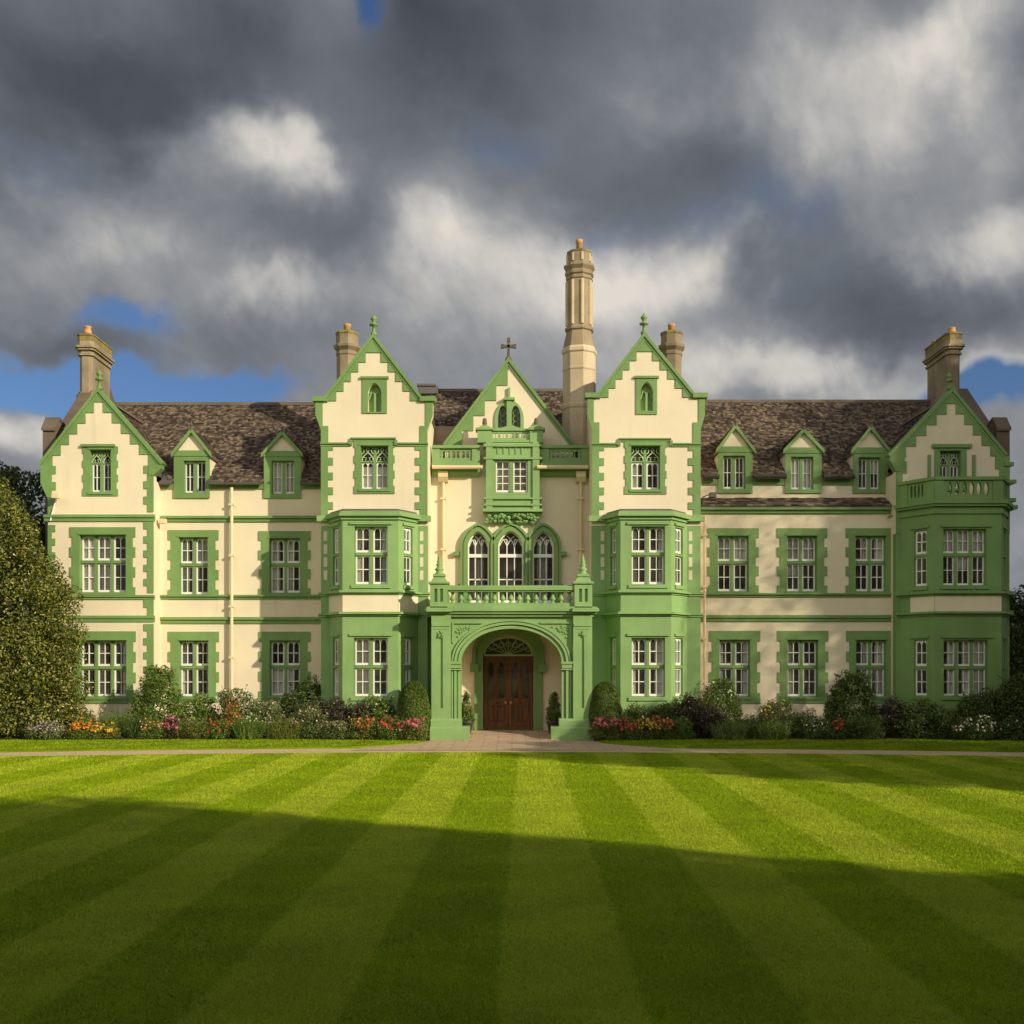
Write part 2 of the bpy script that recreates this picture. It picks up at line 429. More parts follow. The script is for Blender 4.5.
def curtain_mesh(T, u0, u1, z0, z1, d):
    m_ = MB(T); n = max(8, int((u1-u0)/.035)); pts, fc = [], []
    ph = random.random()*6
    for i in range(n+1):
        u = u0+(u1-u0)*i/n; w = .025*math.sin(i*1.55+ph)+.012*math.sin(i*.6+ph)
        pts += [(u, d+w, z0), (u, d+w*.7, z1)]
    for i in range(n): fc.append((2*i, 2*i+2, 2*i+3, 2*i+1))
    return m_.add(pts, fc)

def window(T, u0, u1, z0, z1, d, nl=2, tr=.53, parent=None, cur=(), surround=None, cols=2, rows=2, arched=True, mull=.095, tracery=0.0, sash='white', rec=.19, label=None):
    """a stone mullioned window: mullions+transom, white sashes, panes, curtains, toothed surround"""
    par = house
    w = MB(T); ring = .022
    w.plate(rect(u0, u1, z0, z1), [rect(u0+ring, u1-ring, z0+ring, z1-ring)], d+rec-.03, d+rec+.08)
    lw = (u1-u0-2*ring-(nl-1)*mull)/nl; zt = z0+(z1-z0)*tr if tr else None
    for i in range(1, nl):
        a = u0+ring+i*lw+(i-1)*mull
        w.box(a, a+mull, d+rec-.05, d+rec+.10, z0+ring, z1-ring)
    if zt: w.box(u0+ring, u1-ring, d+rec-.07, d+rec+.09, zt-.05, zt+.05)
    if tracery:
        zh = z1-tracery; tb = MB(T); dd_ = d+rec-.03
        w.box(u0+ring, u1-ring, dd_-.01, d+rec+.05, zh-.035, zh+.025)
        for i in range(nl):
            a = u0+ring+i*(lw+mull); b = a+lw; cc = (a+b)/2
            for sg in (-1, 1):
                tb.tube([(cc+sg*lw*.5, dd_, zh), (cc+sg*lw*.42, dd_, zh+tracery*.3), (cc+sg*lw*.14, dd_, zh+tracery*.52), (cc, dd_, zh+tracery*.62)], .024, 5)
                tb.tube([(cc+sg*lw*.42, dd_, zh+tracery*.3), (cc+sg*lw*.12, dd_, zh+tracery*.25), (cc+sg*lw*.2, dd_, zh+tracery*.08)], .016, 5)
                tb.tube([(cc+sg*lw*.5+lw*.19*math.cos(k_*math.pi/5), dd_, z1-ring-tracery*.24+tracery*.19*math.sin(k_*math.pi/5)) for k_ in range(11)], .02, 5)
            tb.tube([(cc+lw*.13*math.cos(k_*math.pi/5), dd_, z1-ring-tracery*.16+tracery*.11*math.sin(k_*math.pi/5)) for k_ in range(11)], .018, 5)
        TBQ = tb
    w.plate(rect(u0+.001, u1-.001, z0+.001, z1-.001), [rect(u0+.010, u1-.010, z0+.010, z1-.010)], d-.002, d+rec-.031)
    wo = w.build('window', 'trim', par)
    if tracery:
        TBQ.build('tracery', 'tracery', wo)
        gq = MB(T); gq.box(u0+ring, u1-ring, d+rec+.05, d+rec+.054, z1-tracery, z1-ring); gq.build('pane', 'glass', wo)
    if label: wo['label'] = label
    s = MB(T); g = MB(T)
    tiers = [(z0+ring, zt-.05, False), (zt+.05, z1-ring-tracery, True)] if zt else [(z0+ring, z1-ring-tracery, True)]
    fo, bar = (.048, .030) if lw > .42 else (.036, .024)
    for i in range(nl):
        a = u0+ring+i*(lw+mull); b = a+lw
        for (c, e, top) in tiers:
            holes = []
            pw = (b-a-2*fo-(cols-1)*bar)/cols; phh = (e-c-2*fo-.03-(rows-1)*bar)/rows
            for ci in range(cols):
                for ri in range(rows):
                    ha = a+fo+ci*(pw+bar); hc = c+fo+.03+ri*(phh+bar)
                    if top and arched and ri == rows-1: holes.append(arch(ha, ha+pw, hc, hc+phh-pw*.6, hc+phh, *POINT, n=8))
                    else: holes.append(rect(ha, ha+pw, hc, hc+phh))
            s.plate(rect(a+.004, b-.004, c+.004, e-.004), holes, d+rec, d+rec+.055)
            j = [random.uniform(-.006, .006) for _ in range(4)]
            g.add([(a+.01, d+rec+.03+j[0], c+.01), (b-.01, d+rec+.03+j[1], c+.01), (b-.01, d+rec+.03+j[2], e-.01), (a+.01, d+rec+.03+j[3], e-.01)], [(0, 1, 2, 3)])
    s.build('sash', sash, wo); g.build('pane', 'glass', wo)
    for (ca, cb, cz0, cz1) in cur:
        W_ = u1-u0; H_ = z1-z0
        curtain_mesh(T, u0+W_*ca, u0+W_*cb, z0+H_*cz0, z0+H_*cz1, d+rec+.10).build('curtain', 'curtain', wo)
    if surround:
        sw, top, bot, tooth = surround
        surround_mesh(T, u0, u1, z0, z1, d, sw, top, bot, tooth).build('surround', 'trim', wo)
    return wo
def surround_mesh(T, u0, u1, z0, z1, d, sw, top, bot, tooth, proud=.035):
    H = z1+top-(z0-bot); n = 7; pts = []
    zs = [z0-bot+H*i/n for i in range(n+1)]
    right = []; left = []
    for i in range(n):
        e = tooth if i % 2 == 0 else 0
        right += [(u1+sw+e, zs[i]), (u1+sw+e, zs[i+1])]
        left += [(u0-sw-e, zs[i]), (u0-sw-e, zs[i+1])]
    outer = right+left[::-1]
    m_ = MB(T); m_.plate(outer, [rect(u0-.002, u1+.002, z0-.002, z1+.002)], d-proud, d+.02)
    m_.box(u0-.06, u1+.06, d-proud-.035, d+.05, z0-.09, z0-.004)          # sill
    m_.box(u0-.05, u1+.05, d-proud-.02, d+.02, z1+.01, z1+.07)            # label moulding
    return m_

# curtain recipes (fractions of the opening)
CL = (.02, .30, 0, 1); CR = (.70, .98, 0, 1); CH = (.02, .98, .52, 1)
def pick():
    return random.choice([(), (CL, CR), (CL,), (CR,), ((.02, .98, .55, 1),), (CL, CR), ()])

def course(u0, u1, z0, z1, d, out=.07, T=None):
    m_ = MB(T); h = z1-z0
    m_.prism([(d+.02, z0), (d-out*.45, z0), (d-out*.5, z0+h*.45), (d-out, z0+h*.55), (d-out, z0+h*.9), (d-out*.3, z1), (d+.02, z1)], u0, u1)
    return m_
def quoins(uo, sgn, w, tooth, z0, z1, d, pitch=.52, proud=.03, T=None):
    n = max(2, round((z1-z0)/(pitch/2))); n += n % 2; e = (z1-z0)/n
    inner = []
    for i in range(n):
        x_ = uo+sgn*(w+(tooth if i % 2 else 0)); inner += [(x_, z0+i*e), (x_, z0+(i+1)*e)]
    m_ = MB(T); m_.plate([(uo-sgn*.0, z0)]+inner+[(uo, z1)], [], d-proud, d+.02)
    return m_
def gable_band(apex, fl, fr, d, n, drop, off, zbot, xl, xr, sides='LR', proud=.035, first=.35):
    """the stepped green band under a gable's coping; apex, fl, fr are (x,z)"""
    m_ = MB()
    for side in sides:
        f = fl if side == 'L' else fr; sg = -1 if side == 'L' else 1
        lx = lambda z: apex[0]+(f[0]-apex[0])*(apex[1]-z)/(apex[1]-f[1])
        ztop = apex[1]-first; zl = [ztop-(ztop-f[1])*i/n for i in range(n+1)]
        inner = []
        for i in range(n):
            x_ = lx(zl[i])-sg*off
            if sg*(x_-apex[0]) < .02: x_ = apex[0]+sg*.02
            inner += [(x_, zl[i]), (x_, zl[i+1])]
        m_.plate([(apex[0], apex[1]-.02), (apex[0], zl[0])]+inner+[(f[0], f[1])], [], d-proud, d+.015)
    return m_
def coping(apex, fl, fr, d, wid=.26, thick=.10, over=.09, depth=.34, kl=0.0, kr=0.0):
    m_ = MB()
    for f, k in ((fl, kl), (fr, kr)):
        v = Vector((f[0]-apex[0], f[1]-apex[1])); v.normalize(); n = Vector((-v.y, v.x))
        if n.y < 0: n = -n
        a = Vector(apex); b = Vector(f)
        pts = [tuple(a-n*0.0+v*-.02), tuple(b), tuple(b+n*thick), (apex[0], apex[1]+thick/max(.3, n.y))]
        pts[0] = (apex[0], apex[1])
        m_.plate(pts, [], d-over, d+depth)
        lo = [(apex[0], apex[1]-.085/max(.3, n.y)), (b.x-n.x*.085, b.y-n.y*.085), (b.x-n.x*.004, b.y-n.y*.004), (apex[0], apex[1]-.004)]
        m_.plate(lo, [], d-over*.55, d+.1)
        if k:
            sg = 1 if f[0] > apex[0] else -1
            x0, x1 = sorted((f[0]-sg*.05, f[0]+sg*k))
            m_.box(x0, x1, d-over-.02, d+depth, f[1]-.02, f[1]+.14)
    return m_
def finial(x, y, z, h, parent, n=10):
    p_ = [(.10, 0), (.11, .12), (.055, .2), (.05, .42), (.15, .47), (.16, .52), (.06, .58), (.05, .64), (.11, .74), (.115, .80), (.05, .9), (.01, 1.0)]
    return MB().lathe([(r*h/.75, z+t_*h) for r, t_ in p_], x, y, n).build('finial', 'trim', parent, True)

def tiles(m_, O, e, s_, Wd, Ls, inside=None, ex=.125, tw=.12):
    O, e, s_ = Vector(O), Vector(e).normalized(), Vector(s_).normalized(); nn = e.cross(s_)
    if nn.z < 0: nn = -nn
    rows = int(Ls/ex)+1
    for r in range(rows):
        u = -random.random()*tw
        while u < Wd:
            w_ = tw*random.uniform(.75, 1.2); a, b = max(0, u), min(Wd, u+w_-.008); u += w_
            if b-a < .03: continue
            v0, v1 = r*ex+random.uniform(-.012, .012), min((r+1)*ex+.05, Ls)
            if inside and not inside((a+b)/2, (v0+v1)/2): continue
            l0 = .034+random.uniform(0, .022); l1 = .012
            P_ = lambda uu, vv, hh: tuple(O+e*uu+s_*vv+nn*hh)
            m_.add([P_(a, v0, l0), P_(b, v0, l0+random.uniform(-.006, .006)), P_(b, v1, l1), P_(a, v1, l1), P_(a, v0, .0), P_(b, v0, .0)], [(0, 1, 2, 3), (4, 5, 1, 0)])

def slope_roof(name, x0, x1, ye, ze, yr, zr, parent, inside=None, yback=None, ridge=True, zback=None, bits=None):
    """front slope facing the viewer with slates, plain back slope, ridge tiles"""
    m_ = MB(); Ls = math.hypot(yr-ye, zr-ze)
    tiles(m_, (x0, ye, ze), (1, 0, 0), (0, yr-ye, zr-ze), x1-x0, Ls, inside)
    o = m_.build(name, 'slate', parent)
    b = MB(); yb = yback or 2*yr-ye; zb = zback or ze
    yd = ye+.02 if bits is None else YM+.34
    zd = ze+(yd-ye)*(zr-ze)/(yr-ye)
    b.prism([(yd, zd-.01), (yr, zr-.01), (yb, zb), (yb, zb-.15), (yr, zr-.2), (yd, zd-.16)], x0, x1)
    for a_, c_ in (bits or ()): b.prism([(ye+.02, ze-.01), (yd, zd-.01), (yd, zd-.12), (ye+.02, ze-.06)], a_, c_)
    b.build('roof_deck', 'lead', o)
    if ridge:
        r = MB(); u = x0
        while u < x1:
            w_ = min(.45, x1-u)
            r.prism([(yr-.16, zr-.06), (yr-.13, zr+.03), (yr-.05, zr+.085), (yr+.05, zr+.085), (yr+.13, zr+.03), (yr+.16, zr-.06)], u+.004, u+w_-.004); u += w_
        r.build('ridge_tiles', 'darkstone', o)
    return o
def gable_roof(name, xa, za, xl, xr, ze, y0, y1, parent):
    """roof with its ridge running back from a gable: two slated slopes"""
    m_ = MB()
    for xe in (xl, xr):
        L = math.hypot(xa-xe, za-ze)
        tiles(m_, (xe, y0, ze), (0, 1, 0), (xa-xe, 0, za-ze), y1-y0, L)
    o = m_.build(name, 'slate', parent)
    b = MB(); b.prism([(xl, ze-.01), (xa, za-.012), (xr, ze-.01), (xr, ze-.15), (xa, za-.2), (xl, ze-.15)], y0, y1, 'y')
    b.build('roof_deck', 'lead', o)
    r = MB(); r.prism([(xa-.15, za-.05), (xa-.06, za+.08), (xa+.06, za+.08), (xa+.15, za-.05)], y0, y1, 'y'); r.build('ridge_tiles', 'darkstone', o)
    return o
def RZ(a, b, c, d, Y): return (X(a, Y), X(b, Y), Z(d, Y), Z(c, Y))      # px box (x0,x1,ytop,ybot) -> u0,u1,z0,z1

# ---- left wing (gabled cross wing) ----
def hole(o): return rect(*o)
lw_w = [RZ(79.5, 126, 535, 592.5, YL), RZ(79.5, 126.5, 640.5, 697, YL), RZ(90, 111, 450, 492, YL)]
ap = (X(98.4, YL), Z(392, YL)); fl = (X(41, YL), Z(466, YL)); fr = (X(161.5, YL), Z(465, YL))
xl, xr = X(48, YL), X(153.5, YL)
wl = MB(); zs_ = fl[1]-.02
wl.plate([(xl, -.1), (xr, -.1), (xr, zs_), (fr[0]-.18, fr[1]), ap, (fl[0]+.18, fl[1]), (xl, zs_)], [hole(o) for o in lw_w], YL, YL+.32)
wl.box(xr-.3, xr, YL+.32, YM+6, -.1, 8.9)
wl.box(xl, xl+.3, YL+.32, YM+9.8, -.1, 8.9)
wing = wl.build('gabled_wing_wall', 'cream', house)
gable_band(ap, fl, fr, YL, 6, 0, .12, 0, xl, xr).build('stepped_band', 'trim', wing)
coping(ap, fl, fr, YL).build('coping', 'trim', wing)
finial(ap[0], YL+.1, ap[1]+.1, .72, wing)
q = quoins(xl, 1, .14, .14, Z(514, YL), fl[1]-.0, YL)
q.plate([(fl[0], fl[1]), (fl[0], fl[1]-.6), (xl-.01, fl[1]-1.1), (xl+.1, fl[1]-1.1), (xl+.1, fl[1])], [], YL-.05, YL+.3)
q.plate([(fr[0], fr[1]), (fr[0], fr[1]-.12), (xr+.02, fr[1]-.36), (xr-.16, fr[1]-.36), (xr-.16, fr[1])], [], YL-.05, YL+.3)
for z0_, z1_ in ((0, Z(624, YL)), (Z(616, YL), Z(599, YL)), (Z(593, YL), Z(522, YL)), (Z(512, YL), fr[1]-.02)):
    for a, b in ((quoins(xr, -1, .20, .13, z0_, z1_, YL), 0), (quoins(xl, 1, .14, .12, z0_, min(z1_, Z(525, YL)), YL), 1)):
        if b and z1_ > Z(520, YL): continue
        q.v, q.f = q.v+a.v, q.f+[tuple(i+len(q.v) for i in f) for f in a.f]
q.build('quoins', 'trim', wing)
c = course(xl-.12, xr+.06, Z(521.5, YL), Z(514.5, YL), YL, .10)
for a, b, oo in ((599.5, 595, .09), (622, 615.5, .08)):
    k = course(xl-.08, xr+.05, Z(a, YL), Z(b, YL), YL, oo); c.add(k.v, k.f)
c.build('string_course', 'trim', wing)
ID = None
window(ID, *lw_w[0], YL, 3, .54, wing, (CL, (.36, .64, 0, 1)), (.24, .27, .16, .09))
window(ID, *lw_w[1], YL, 3, .52, wing, ((.36, .46, 0, 1), (.86, .98, 0, 1)), (.24, .32, .22, .09))
window(ID, *lw_w[2], YL, 2, 0, wing, (), (.20, .12, .14, .05), tracery=.42)
hm = MB(); hm.box(X(81.5, YL), X(115.5, YL), YL-.10, YL+.02, Z(447, YL), Z(444.5, YL)); hm.build('hood_mould', 'trim', wing)
gable_roof('roof', ap[0], ap[1]-.12, fl[0]+.35, fr[0]-.3, fl[1]-.1, YL+.2, YL+4.6, house)

# ---- main range, left ----
xa, xb = X(153, YM), X(326, YM)
ml_w = [RZ(179, 208, 537.5, 594.5, YM), RZ(269.5, 299.8, 538.5, 593, YM), RZ(179, 208.5, 640.7, 697, YM), RZ(269.7, 299.8, 640.7, 696, YM)]
dl = [dict(b=(174.6, 209.8), o=(184, 206, 461, 493), base=498, sh=452, ap=(193.4, 429.5)), dict(b=(264.5, 301), o=(272, 294.5, 461, 494), base=498, sh=452.5, ap=(281.5, 432))]
def dhole(dd, Y): return rect(X(dd['b'][0], Y)+.05, X(dd['b'][1], Y)-.05, Z(dd['base'], Y)+.05, Z(470, Y))
zeave = 8.92
def notch_top(x0, x1, z, dl_, Y):
    """top edge of a wall with notches where wall dormers stand"""
    pts = [(x1, z)]
    for dd in sorted(dl_, key=lambda q_: -q_['b'][0]):
        a, b, zb = X(dd['b'][0], Y)+.04, X(dd['b'][1], Y)-.04, Z(dd['base'], Y)+.04
        pts += [(b, z), (b, zb), (a, zb), (a, z)]
    return pts+[(x0, z)]
mw = MB(); mw.plate([(xa, -.1), (xb, -.1)]+notch_top(xa, xb, zeave, dl, YM), [hole(o) for o in ml_w], YM, YM+.32)
main_l = mw.build('main_wall', 'cream', house)
CU = [((.5, .98, .5, 1), CL), (CL, (.5, .75, 0, 1)), ((.02, .16, 0, 1), (.86, .98, 0, 1)), ((.02, .48, .0, .5), (.5, .72, 0, .48))]
for o, cu in zip(ml_w, CU): window(ID, *o, YM, 2, .53, main_l, cu, (.27, .26 if o[2] > 3 else .32, .18, .11))
c = MB()
for a, b, oo in ((521.8, 515.8, .10), (599, 594.8, .09), (623.5, 617, .08)):
    k = course(xa+.05, xb, Z(a, YM), Z(b, YM), YM, oo*1.4); c.add(k.v, k.f)
c.build('string_course', 'trim', main_l)
fz = MB(); segs = [(X(162, YM), X(174.2, YM)), (X(210.2, YM), X(264, YM)), (X(301.4, YM), xb)]
for a, b in segs: fz.box(a, b, YM-.05, YM+.02, Z(489, YM), Z(483.5, YM))
fz.build('eaves_frieze', 'trim', main_l)
gt = MB()
for a, b in segs: gt.tube([(a, YM-.24, zeave-.02), (b, YM-.24, zeave-.02)], .075, 8)
gt.build('gutter', 'lead', main_l)
pl = MB(); pl.box(xa, xb, YM-.06, YM+.02, -.05, .42); pl.build('plinth', 'trim', main_l)

YE, ZEL, YRG, ZRG = 38.7, 8.90, 44.0, 12.92
XE0, XE1 = -16.55, 17.55
SLP = (ZRG-ZEL)/(YRG-YE)
def dormer_skip(dl_, x0):
    boxes = []
    for dd in dl_: boxes.append((X(dd['b'][0], YM)-x0-.02, X(dd['b'][1], YM)-x0+.02, Z(dd['sh'], YM), X(dd['ap'][0], YM)-x0, Z(dd['ap'][1], YM)))
    def f(u, v):
        z = ZEL+v*(ZRG-ZEL)/math.hypot(YRG-YE, ZRG-ZEL)
        for a, b, zs, xc, za in boxes:
            if a < u < b and z < zs-.1: return False
            if zs-.1 <= z < za-.25 and abs(u-xc) < (b-a)/2*(za-z)/(za-zs): return False
        return True
    return f
x0r = XE0+.3
lw_half = lambda u, v: True
ds = dormer_skip(dl, x0r)
def in_left(u, v):
    x_ = u+x0r; z = ZEL+v*SLP/math.hypot(1, SLP)
    if x_ < fr[0]+.2 and z < ap[1]-abs(x_-ap[0])*(ap[1]-fr[1])/(fr[0]-ap[0])-.25: return False
    return ds(u, v)
slope_roof('roof', x0r, X(330, YT)+.3, YE, ZEL, YRG, ZRG, house, in_left, bits=segs)
# end gable with its coping and kneeler
def end_wall(xc, sg, name='end_gable_wall'):
    a, b = sorted((xc, xc+sg*.42)); m_ = MB()
    m_.prism([(YM-.0, -.1), (YM-.0, 9.9), (39.6, 10.7), (42.4, 13.15), (YRG+.2, 13.6), (YRG*2-YE, 9.2), (YRG*2-YE, -.1)], a, b)
    o = m_.build(name, 'darkstone', house)
    kx0, kx1 = (xc+.06, xc+.52) if sg > 0 else (xc-.52, xc-.06)
    k = MB(); k.prism([(YM-.35, 9.55), (YM-.35, 10.75), (YM-.05, 11.15), (YM+.35, 11.0), (YM+.35, 9.55)], kx0, kx1)
    k.prism([(YM-.42, 10.7), (YM-.42, 10.8), (YM-.05, 11.25), (YM+.42, 11.1), (YM+.42, 11.0), (YM-.05, 11.14)], kx0-.025, kx1+.025)
    k.build('kneeler', 'darkstone', o)
    return o
end_wall(XE0, 1); end_wall(XE1, -1)

def dormer(dd, Y, cur=(), deep=3.4):
    a, b = X(dd['b'][0], Y), X(dd['b'][1], Y); zb, zs = Z(dd['base'], Y), Z(dd['sh'], Y)
    ax, az = X(dd['ap'][0], Y), Z(dd['ap'][1], Y); ax = (a+b)/2
    o = RZ(*dd['o'], Y); yb = YE+(az-ZEL)/SLP+.3
    m_ = MB(); m_.plate([(a, zb), (b, zb), (b, zs), (ax, az-.12), (a, zs)], [hole(o)], Y-.03, Y+.26)
    m_.box(a, a+.12, Y+.26, yb-.6, zb, zs); m_.box(b-.12, b, Y+.26, yb-.6, zb, zs)
    d_ = m_.build('dormer', 'cream', house)
    g = MB(); w0, w1 = o[0]-a, b-o[1]
    g.plate(rect(a-.01, b+.01, zb-.01, zs), [rect(o[0]-.002, o[1]+.002, o[2]-.002, o[3]+.002)], Y-.065, Y-.02)
    g.box(a-.03, b+.03, Y-.09, Y+.0, zs-.16, zs+.04)
    g.build('surround', 'trim', d_)
    window(ID, *o, Y-.03, 2, 0, d_, cur, None, cols=2, rows=2, mull=.11, rec=.14)
    # roof of two slated slopes dying into the main roof
    r = MB(); dk = MB()
    for sg, xe in ((-1, a-.07), (1, b+.07)):
        sl = (az-zs)/(ax-a); ze = zs-sl*.07; L = math.hypot(ax-xe, az-ze)
        yfun = lambda z: YE+(z-ZEL)/SLP
        tiles(r, (xe, Y-.02, ze), (0, 1, 0), (ax-xe, 0, az-ze), yb-Y+.1, L, lambda u, v: Y+u < yfun(ze+v*(az-ze)/L)+.5, .17, .2)
        th = .075; dz_ = th/math.cos(math.atan(sl))
        dk.plate([(xe, ze-.005), (ax, az-.006), (ax, az-dz_), (xe, ze-dz_)], [], Y-.12, yb)
    rf = r.build('dormer_roof', 'slate', d_)
    dk.v and dk.build('roof_boards', 'lead', d_)
    bb = MB()
    for sg, xe in ((-1, a-.09), (1, b+.09)):
        sl = (az-zs)/(ax-a); ze = zs-sl*.09
        bb.plate([(xe, ze-.10), (ax, az-.13), (ax, az+.04), (xe, ze+.05)], [], Y-.15, Y-.10)
    bb.build('bargeboard', 'trim', d_)
    MB().lathe([(.035, az-.05), (.04, az+.08), (.07, az+.12), (.03, az+.2), (.01, az+.3)], ax, Y-.13, 8).build('finial', 'darkstone', d_)
    return d_
dormer(dl[0], YM); dormer(dl[1], YM, ((.02, .98, 0, 1),))

# ---- towers with canted bays ----
def tower(p, right):
    """p: pixel measures of one tower"""
    wl_, wr_ = X(p['lo'][0], YT), X(p['lo'][1], YT); tl, tr_ = X(p['hi'][0], YT), X(p['hi'][1], YT)
    ap_ = (X(p['ap'][0], YT), Z(p['ap'][1], YT)); f0 = (X(p['fl'][0], YT), Z(p['fl'][1], YT)); f1 = (X(p['fr'][0], YT), Z(p['fr'][1], YT))
    zc = Z(p['cor'], YT)                                    # where the top storey corbels out
    o2 = RZ(*p['w2'], YT); nic = RZ(*p['nic'], YT)
    zbay = Z(514, YT)
    m_ = MB()
    zsh = f0[1]
    nich = arch(nic[0], nic[1], nic[2], nic[3]-.35, nic[3], *POINT)
    m_.plate([(wl_, zbay-.4), (wr_, zbay-.4), (wr_, zc), (tr_, zc+.5), (tr_, zsh), f1, ap_, f0, (tl, zsh), (tl, zc+.5), (wl_, zc)], [hole(o2), nich], YT, YT+.32)
    for x0_, x1_ in ((wl_, wl_+.3), (wr_-.3, wr_)): m_.box(x0_, x1_, YT+.32, YM+5.5, -.1, zsh)
    t_ = m_.build('tower_wall', 'cream', house)
    g = MB(); g.plate([(wl_, -.1), (wr_, -.1), (wr_, zbay-.4), (wl_, zbay-.4)], [rect(X(p['bay'][0], YT)+.25, X(p['bay'][3], YT)-.25, .2, zbay-.6)], YT, YT+.32)
    g.build('lower_wall', 'green', t_)
    gable_band(ap_, f0, f1, YT, 5, 0, .12, 0, 0, 0, first=.5).build('stepped_band', 'trim', t_)
    coping(ap_, f0, f1, YT, kl=f0[0]-tl+.09, kr=tr_-f1[0]+.09).build('coping', 'trim', t_)
    finial(ap_[0], YT+.1, ap_[1]+.1, .75, t_)
    q_ = MB()
    zh = Z(p['hood']+5.5, YT)
    for xo, xt, sg in ((wl_, tl, 1), (wr_, tr_, -1)):
        # shoulders of the top storey: broad block, then the corbel
        q_.plate([(xt, zsh), (xt, zc+.5), (xo, zc), (xo, zh), (xo+sg*.25, zh), (xo+sg*.25, zsh-.85*2.9/2.9), (xo+sg*.06, zsh-.85), (xo+sg*.06, zsh)] if sg > 0 else
                 [(xt, zsh), (xo-.06, zsh), (xo-.06, zsh-.85), (xo-.25, zsh-.85), (xo-.25, zh), (xo, zh), (xo, zc), (xt, zc+.5)], [], YT-.035, YT+.01)
        k = quoins(xo, sg, .24, .17, zbay-.1, zh, YT, .55); q_.add(k.v, k.f)
        lx0, lx1 = sorted((xo+sg*.04, xo+sg*.3))
    q_.build('quoins', 'trim', t_)
    # cream blocks showing between the lower quoins beside the bay
    cb = MB()
    for sg, xo, xb_ in ((1, wl_, X(p['bay'][0], YT)), (-1, wr_, X(p['bay'][3], YT))):
        for k in range(4):
            zc_ = Z(532+13*k, YT); a_, b_ = sorted((xb_-sg*.06, xb_-sg*.18)); cb.box(a_, b_, YT-.006, YT+.01, zc_-.3, zc_+.02)
    cb.build('wall_blocks', 'cream', t_)
    # hood course that steps up over the window
    h_ = MB(); ha, hb = X(p['hx'][0], YT), X(p['hx'][1], YT); z1_, z2_ = Z(p['hood'], YT), Z(p['hood']+5, YT)
    for a_, b_, z_ in ((wl_-.02, ha, z2_), (ha, hb, z1_), (hb, wr_+.02, z2_)):
        k = course(a_, b_, z_-.13, z_, YT, .09); h_.add(k.v, k.f)
    for e in (ha, hb): h_.box(e-.05, e+.05, YT-.08, YT+.02, z2_-.10, z1_-.1)
    h_.build('hood_mould', 'trim', t_)
    window(ID, *o2, YT, 2, 0, t_, p['c2'], (.17, .20, .16, .05), tracery=.50)
    # niche: surround, back and a small carved figure-less tracery panel
    n_ = MB(); so = RZ(*p['ns'], YT)
    n_.plate(rect(*so), [arch(nic[0], nic[1], nic[2], nic[3]-.35, nic[3], *POINT)], YT-.04, YT+.01)
    n_.box(so[0]-.06, so[1]+.06, YT-.08, YT+.01, so[3]-.02, so[3]+.06)
    ni = n_.build('niche', 'trim', house)
    nb = MB(); nb.box(nic[0]-.02, nic[1]+.02, YT+.2, YT+.26, nic[2]-.02, nic[3]+.02)
    cw = (nic[1]-nic[0]); cxn = (nic[0]+nic[1])/2
    nb.box(cxn-.035, cxn+.035, YT+.06, YT+.2, nic[2], nic[3]-.35)
    for sg in (-1, 1): nb.tube([(cxn+sg*cw*.46, YT+.12, nic[3]-.55), (cxn+sg*cw*.28, YT+.12, nic[3]-.28), (cxn, YT+.12, nic[3]-.36)], .03, 6)
    nb.build('niche_tracery', 'green', ni)
    gable_roof('roof', ap_[0], ap_[1]-.12, tl+.15, tr_-.15, zsh-.12, YT+.3, YRG, house)
    # canted bay
    A = (X(p['bay'][0], YT), YT); B = (X(p['bay'][1], YB), YB); C = (X(p['bay'][2], YB), YB); D = (X(p['bay'][3], YT), YT)
    ztop = Z(519, YB); zt2 = Z(514, YB)
    bw = [RZ(*p['b1'], YB), RZ(*p['b0'], YB)]
    m_ = MB(); m_.plate([(B[0], -.1), (C[0], -.1), (C[0], ztop), (B[0], ztop)], [hole(o) for o in bw], YB, YB+.26)
    TA, LA_ = frame_T(A, B); TD, LD = frame_T(C, D)
    mg = .30
    sz = [(bw[0][2], bw[0][3]), (bw[1][2], bw[1][3])]
    sid = []
    for T_, L_ in ((TA, LA_), (TD, LD)):
        k = MB(T_); u0_, u1_ = mg, L_-mg
        k.plate(rect(.0, L_, -.1, ztop), [rect(u0_, u1_, *z_) for z_ in sz], 0, .26); m_.add(k.v, k.f); sid.append((u0_, u1_))
    bay = m_.build('bay', 'green', house)
    for i, o in enumerate(bw):
        window(ID, *o, YB, 2, .53 if i == 0 else .51, bay, p['cb'][i], None, mull=.10)
        s_ = MB(); s_.box(o[0]-.10, o[1]+.10, YB-.05, YB+.02, o[2]-.12, o[2]-.01); s_.box(o[0]-.14, o[1]+.14, YB-.06, YB+.02, o[3]+.05, o[3]+.13)
        s_.build('sill', 'green', bay)
        for (T_, L_), (u0_, u1_) in zip(((TA, LA_), (TD, LD)), sid):
            window(T_, u0_, u1_, o[2], o[3], 0, 1, .53 if i == 0 else .51, bay, (), None, rec=.07)
            k = MB(T_); k.box(u0_-.08, u1_+.08, -.06, .02, o[3]+.05, o[3]+.13); k.box(u0_-.05, u1_+.05, -.05, .02, o[2]-.12, o[2]-.01); k.build('hood_mould', 'green', bay)
    def plan(out): return [(A[0]-out*1.35, YT+.02), (B[0]-out*.6, YB-out), (C[0]+out*.6, YB-out), (D[0]+out*1.35, YT+.02)]
    def ring(z0_, z1_, out, nm, mt):
        return MB().slab(plan(out), z0_, z1_).build(nm, mt, bay)
